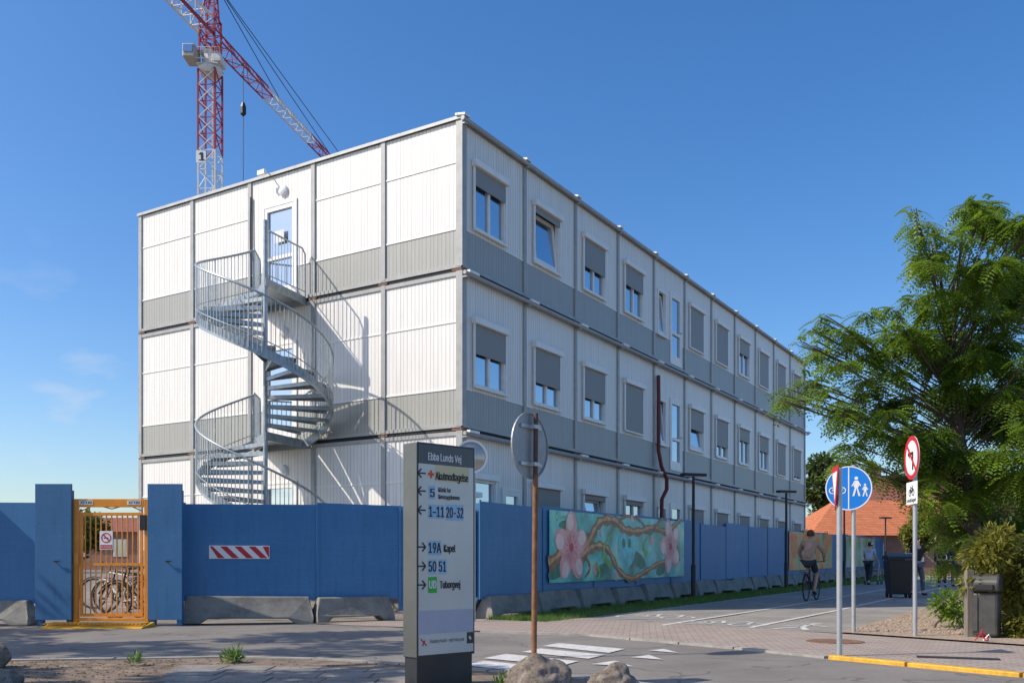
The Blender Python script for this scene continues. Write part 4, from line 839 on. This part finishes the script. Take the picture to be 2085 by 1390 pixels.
MB().tube([(-.28,.44,1.0),(.28,.44,1.0)],.018,6).build('handle',MPOLE,o)
p=G(1867,1211); person('person in a black shirt walking beside the black waste container',(p.x,p.y,p.z),R(200),{'eL':(-.3,.04,1.16),'wL':(-.27,.24,1.05),'hL':(-.25,.31,1.03),'kL':(-.1,.12,.5),'aL':(-.1,.12,.09),'tL':(-.1,.26,.04),'aR':(.1,-.16,.1),'tR':(.1,-.03,.04)},MCBK,MJEAN,False,True,MHAIRD)
p=G(1918,1194); person('person in dark clothes standing left under the tree at the path end',(p.x,p.y,p.z),R(160),{},MCDK,MCDK,True)
p=G(1944,1193); person('person in black standing right under the tree at the path end',(p.x,p.y,p.z),R(190),{},MCBK,MJEAN,True,True,MHAIR)
# ---------------------------------------------------------------- litter bin, wooden post, covers
MBIN=M('bin_dark_metal',(.07,.067,.06),.5,.3,.25,7,dirt=.3)
p=G(2010,1298); o=thing('litter_bin','dark hooded litter bin in front of the hedge at right','litter bin',(p.x,p.y,p.z),R(-38))
m=MB(); m.box(-.155,.155,-.135,.135,.03,.62); m.build('bin_body',MBIN,o,bevel=.035)
m=MB(); m.prism([(-.175,-.165,.63),(-.175,.155,.63),(-.175,.155,.79),(-.175,.09,.85),(-.175,-.02,.88),(-.175,-.11,.84),(-.175,-.175,.76)],(.35,0,0)); m.build('hood',MBIN,o,bevel=.03); m=MB(); m.box(-.11,.11,-.20,-.16,.65,.73); m.build('opening',MDARK,o,bevel=.01)
m=MB(); m.box(-.16,-.09,-.155,-.138,.1,.56); m.build('hinge_plate',MBIN,o)
p2=G(2000,1306); o=thing('barrier_tape_scrap','tangled scrap of red and white tape at the foot of the litter bin','tape',(p2.x,p2.y,p2.z)); m=MB(); m.tube([(-.10,0,.02),(-.04,-.03,.09),(0,0,.16),(.05,-.02,.08),(.08,0,.02),(.02,-.05,.02),(-.04,-.02,.12)],.008,5); m.build('red_tape',MRED,o,True); m=MB(); m.tube([(.0,-.02,.02),(.06,-.05,.10),(.10,-.02,.04),(.13,-.03,.02)],.008,5); m.build('white_tape',MWPAINT,o,True)
p=G(1973,1297); o=MB().box(-.05,.05,-.05,.05,0,.92).build('wooden_post',M('weathered_wood',(.20,.17,.135),.9,0,.35,8,.5,30,st=(1,1,.1)),bevel=.008); o.location=p; tag(o,'weathered square wooden post just left of the litter bin','post')
p=G(1700,1306); m=MB(); m.lathe([(.0005,0),(.36,0),(.36,.012),(.33,.014),(.0005,.014)],n=28); o=m.build('manhole_cover',MRUST); o.location=(p.x,p.y,.0); tag(o,'round rusty manhole cover in the brick pavement by the sign posts','manhole cover')
p=G(1950,1340); o=MB().box(-.4,.4,-.09,.09,.0,.012).build('drain_grate',MDARK); o.location=(p.x,p.y,0); o.rotation_euler=(0,0,R(-22)); tag(o,'narrow dark drain grate in the pavement above the yellow kerb','drain')
# ---------------------------------------------------------------- boulders
def boulder(label,x,y,r,seed):
    bm=bmesh.new(); bmesh.ops.create_icosphere(bm,subdivisions=5,radius=1)
    for v in bm.verts:
        n=mn.noise(v.co*1.1+Vector((seed,0,0)))*.32+mn.noise(v.co*2.7+Vector((seed,5,0)))*.12+mn.noise(v.co*8+Vector((seed,5,0)))*.035+mn.noise(v.co*20+Vector((seed,5,0)))*.012
        v.co=v.co*(1+n); v.co.x*=r[0]; v.co.y*=r[1]; v.co.z*=r[2]
    me=bpy.data.meshes.new('boulder'); bm.to_mesh(me); bm.free(); me.materials.append(MROCK)
    for q in me.polygons: q.use_smooth=True
    o=bpy.data.objects.new('boulder',me); COL.objects.link(o); o.location=(x,y,r[2]*.45+.03); tag(o,label,'boulder','boulders along the verge')
boulder('large speckled boulder at the foot of the rusty pole',.19,7.0,(.25,.22,.20),1.0); boulder('low brown boulder right of the large speckled one',.76,6.95,(.19,.17,.155),7.3)
boulder('boulder cut off by the left edge of the picture, beside the road',-4.95,8.7,(.22,.2,.19),4.1); boulder('flat boulder at the bottom left corner',-4.05,7.35,(.17,.16,.10),12.2)
# ---------------------------------------------------------------- foliage
def leaves(name,mat,parent,clumps,n,L,W,pairs,droop=.3,shell=.45,flat_=.8,upn=.35,hz=1.0):
    cs=np.array([c[:3] for c in clumps],float); rs=np.array([c[3] for c in clumps],float); pr=rs**2/np.sum(rs**2)
    ci=rng.choice(len(clumps),n,p=pr); d=rng.normal(size=(n,3)); d/=np.linalg.norm(d,axis=1)[:,None]
    rr=rs[ci]*(shell+(1.05-shell)*rng.random(n)); ec=np.array([1,1,flat_]); p=cs[ci]+d*rr[:,None]*ec
    dr=d*np.array([1,1,hz])*.8+rng.normal(size=(n,3))*np.array([.5,.5,.5*hz])+np.array([0,0,-droop]); dr/=np.linalg.norm(dr,axis=1)[:,None]
    up=np.array([0,0,1.])+rng.normal(size=(n,3))*upn; sd=np.cross(dr,up); sd/=np.linalg.norm(sd,axis=1)[:,None]+1e-6
    out=[]; Ls=L*(.7+.6*rng.random(n))[:,None]
    if pairs==0:
        w_=sd*W; out.append(np.stack([p,p+dr*Ls*.5+w_,p+dr*Ls,p+dr*Ls*.5-w_],1))
    else:
        for i in range(1,pairs+1):
            f=i/pairs; base=p+dr*Ls*f+np.array([0,0,-1])*Ls*.4*f*f
            for s in (-1,1):
                lv=sd*s*.9+dr*.35+np.array([0,0,-.15]); l=W*2.6*(1-.35*f); w_=dr*W*.55
                out.append(np.stack([base,base+lv*l*.5+w_,base+lv*l,base+lv*l*.5-w_],1))
    A=np.concatenate(out,0); nq=len(A); me=bpy.data.meshes.new(name); v=A.reshape(-1,3)
    me.vertices.add(nq*4); me.vertices.foreach_set('co',v.astype(np.float32).ravel()); me.loops.add(nq*4); me.loops.foreach_set('vertex_index',np.arange(nq*4,dtype=np.int32)); me.polygons.add(nq)
    me.polygons.foreach_set('loop_start',np.arange(0,nq*4,4,dtype=np.int32)); me.update(calc_edges=True); me.materials.append(mat)
    o=bpy.data.objects.new(name,me); COL.objects.link(o); o.parent=parent; return o
def tree(name,label,base,clumps,n,L,W,pairs,mat,tr=.16,group=None,fork=.35,droop=.3,shell=.45,cat='tree',bs=1.0,flat_=.8,hz=1.0,twig=5):
    o=thing(name,label,cat,base,0,group); b=Vector(base); loc=[(c[0]-b.x,c[1]-b.y,c[2]-b.z,c[3]) for c in clumps]
    top=max(c[2] for c in loc); m=MB(); cxm=sum(c[0] for c in loc)/len(loc); cym=sum(c[1] for c in loc)/len(loc)
    m.tube([(0,0,-.05),(cxm*.1,cym*.1,top*.15),(cxm*.4,cym*.4,top*fork),(cxm*.8,cym*.8,top*.62),(cxm,cym,top*.85)],[tr*1.15,tr*.9,tr*.7,tr*.35,tr*.08],9); m.build('trunk',MBARK,o,True)
    m=MB()
    for c in loc:
        h0=max(top*.18,min(c[2]*.75,top*.8)); f=h0/top; s=Vector((cxm*min(1,f*1.1),cym*min(1,f*1.1),h0)); e=Vector(c[:3]); md=s.lerp(e,.5)+Vector((0,0,.12*c[3]))
        m.tube([s,md,e],[tr*.2*bs,tr*.12*bs,tr*.03],6)
        for q in range(twig):
            v=Vector((random.gauss(0,1),random.gauss(0,1),random.gauss(0,.8)*flat_)).normalized()*c[3]*.8; m.tube([md.lerp(e,.5),e+v*.5,e+v],[tr*.06,tr*.035,tr*.012],4)
    m.build('branches',MBARK,o,True); leaves('crown',mat,o,loc,n,L,W,pairs,droop,shell,flat_,.35,hz); return o
def cp(px,py,r,D,s=1.0): p=P(px,py,D); return (p.x,p.y,p.z,r/FP*D*s)
cl_=[(1985,465,62),(2035,490,60),(2020,440,35),(2080,500,60),(1925,510,50),(1885,450,30),(1880,570,55),(1960,580,75),(2050,600,80),(1860,650,55),(1950,690,90),(2070,720,90),(1870,745,75),(1760,680,50),(1700,665,38),(1645,690,26),(1800,760,55),(1700,755,50),(1645,790,36),(1605,810,24),(1770,830,65),(1960,810,100),(1700,850,38),(1860,860,75),(2070,850,100),(1760,905,50),(1830,930,60),(1940,930,90),(2050,960,90),(1890,990,45),(1980,1040,80),(2060,1060,80),(1725,935,30),(1985,1110,60),(2060,1130,60),(1950,1110,40),(2085,620,60),(2085,780,60)]
tc_=[]
for a,b,c in cl_:
    for q in range(5):
        tc_.append(cp(a+random.uniform(-.85,.85)*c,b+random.uniform(-.85,.85)*c,c*random.uniform(.28,.48),16.2+random.uniform(-1.3,1.2)))
tc_+=[cp(a,b,c,18) for a,b,c in ((1950,700,70),(2060,850,90),(1970,950,80),(2100,600,80),(2060,560,60),(2140,800,110),(2130,980,100),(1860,880,50),(2000,580,55),(1960,820,70),(1930,1050,40),(2040,1080,90),(2100,480,50))]
tree('locust_tree','large green locust tree with feathery leaves filling the right side',(8.3,16.5,0),tc_,14000,.30,.038,7,MLEAF,.16,shell=.1,bs=.5,flat_=.42,hz=.35,droop=.22,twig=3)
hc=[(2060,1160,60),(2010,1130,50),(2085,1240,60),(2060,1320,55),(2030,1100,40),(2110,1320,70),(2120,1150,80),(1990,1190,35),(2085,1370,40),(2060,1200,50),(2090,1280,60)]
tree('hedge_bush','tall yellow green hedge bush behind the litter bin',(7.3,13.0,0),[cp(a,b,c,13.0+random.uniform(-.4,.6)) for a,b,c in hc],17000,.10,.018,0,MLEAF2,.05,cat='bush',shell=.2)
tree('low_shrub','low leafy shrub on the pebble bed left of the wooden post',(5.9+.7,14.6,0),[cp(1925,1225,28,14.6),(6.9,14.7,.35,.3),cp(1950,1250,25,14.4)],900,.09,.02,0,MLEAF,.02,cat='shrub')
tree('background_tree','dark green tree beyond the end of the building',(20.2,62,zg(62)),[cp(a,b,c,62) for a,b,c in ((1675,950,32),(1665,995,35),(1700,1005,32),(1680,1050,30),(1720,970,22))],5000,.35,.10,0,MLEAF3,.25,group='background trees')
tree('background_tree','small yellow green conifer in front of the orange roof',(21.5,50,zg(50)),[cp(a,b,c,50) for a,b,c in ((1880,1050,26),(1860,1085,26),(1900,1085,28),(1870,1110,24),(1885,1030,15))],4500,.22,.06,0,MLEAF2,.15,group='background trees')
tree('background_tree','rounded dark tree right behind the locust tree',(27,58,zg(58)),[cp(a,b,c,56) for a,b,c in ((1980,1060,50),(2040,1050,60),(2000,1110,50),(2090,1090,60),(1960,1120,30))],6000,.35,.10,0,MLEAF3,.25,group='background trees')
tree('background_tree','tree beyond the yard seen through the gate, left one',(-32,64,zg(64)),[(-32+random.uniform(-3,3),64,1.5+random.random()*2,1.6) for i in range(7)],5000,.35,.12,0,MLEAF3,.25,group='background trees')
tree('shade_tree','broad shade tree outside the left of the picture',(-12.5,9.2,0),[(-11.6+random.uniform(-2.6,2.4),10.4+random.uniform(-2.4,2.4),6.2+random.uniform(-1,1.6),random.uniform(.45,.8)) for i in range(14)],4200,.22,.07,0,MLEAF3,.2,group='shade trees')
tree('shade_tree','second shade tree outside the left, nearer the camera',(-10,5.2,0),[(-9.4+random.uniform(-1.9,2.0),6.8+random.uniform(-1.8,1.6),5.4+random.uniform(-.8,1.2),random.uniform(.4,.7)) for i in range(10)],3000,.22,.07,0,MLEAF3,.18,group='shade trees')
def weed(label,x,y,z,r,n):
    o=leaves('weed',MGRASS,None,[(0,0,.04,r)],n,.09,.010,0,-.8,.1); o.location=(x,y,z); tag(o,label,'weed','small weeds')
weed('green weed tuft on the soil by the kerb at lower left',-2.75,9.2,.03,.10,160); weed('small weed tuft at the foot of the large speckled boulder',-.05,7.05,.03,.08,110); weed('weed tuft on the soil left of the slab paving',-3.6,8.9,.03,.05,50)
# ---------------------------------------------------------------- background buildings
def house(label,x0,x1,y0,y1,ze,zr,wall,roof,wins,hip=0):
    o=thing('background_house',label,'house',(x0,y0,zg(y0)),0); W_=x1-x0; Dp=y1-y0
    MB().box(0,W_,0,Dp,-.1,ze).build('wall',wall,o); m=MB()
    if hip: m.add([(-.4,-.5,ze),(W_+.4,-.5,ze),(W_+.4,Dp+.5,ze),(-.4,Dp+.5,ze),(hip,Dp/2,zr),(W_-hip,Dp/2,zr)],[(0,1,5,4),(2,3,4,5),(3,0,4),(1,2,5),(0,3,2,1)])
    else: m.prism([(-.4,-.5,ze-.05),(-.4,Dp+.5,ze-.05),(-.4,Dp/2,zr)],(W_+.8,0,0))
    rf=m.build('roof',roof,o)
    for i in range(wins):
        a=W_*(i+.5)/wins; f=MB(); f.box(a-.55,a+.55,-.05,.02,ze*.35,ze*.8); w_=f.build('window',MTRIM,o); MB().box(a-.47,a+.47,-.06,-.051,ze*.35+.08,ze*.8-.08).build('pane',MGLASS,w_)
    return o,rf
house('low house with bright orange tiled roof beyond the path',17.8,32,55,63,2.35,4.7,MBRICK,MTILE,6,hip=2.6)
o,rf=house('taller brick building with brown roof behind the orange roof',27.3,48,74,84,4.9,8.0,MBRICK,MTILE2,6,hip=2.2)
MB().box(3,3.8,4.6,5.4,6.2,8.8).build('chimney',MBRICK,rf)
house('long brick building beyond the yard seen through the gate',-52,-24,78,88,3.2,4.6,MBRICK,MTILE2,8)
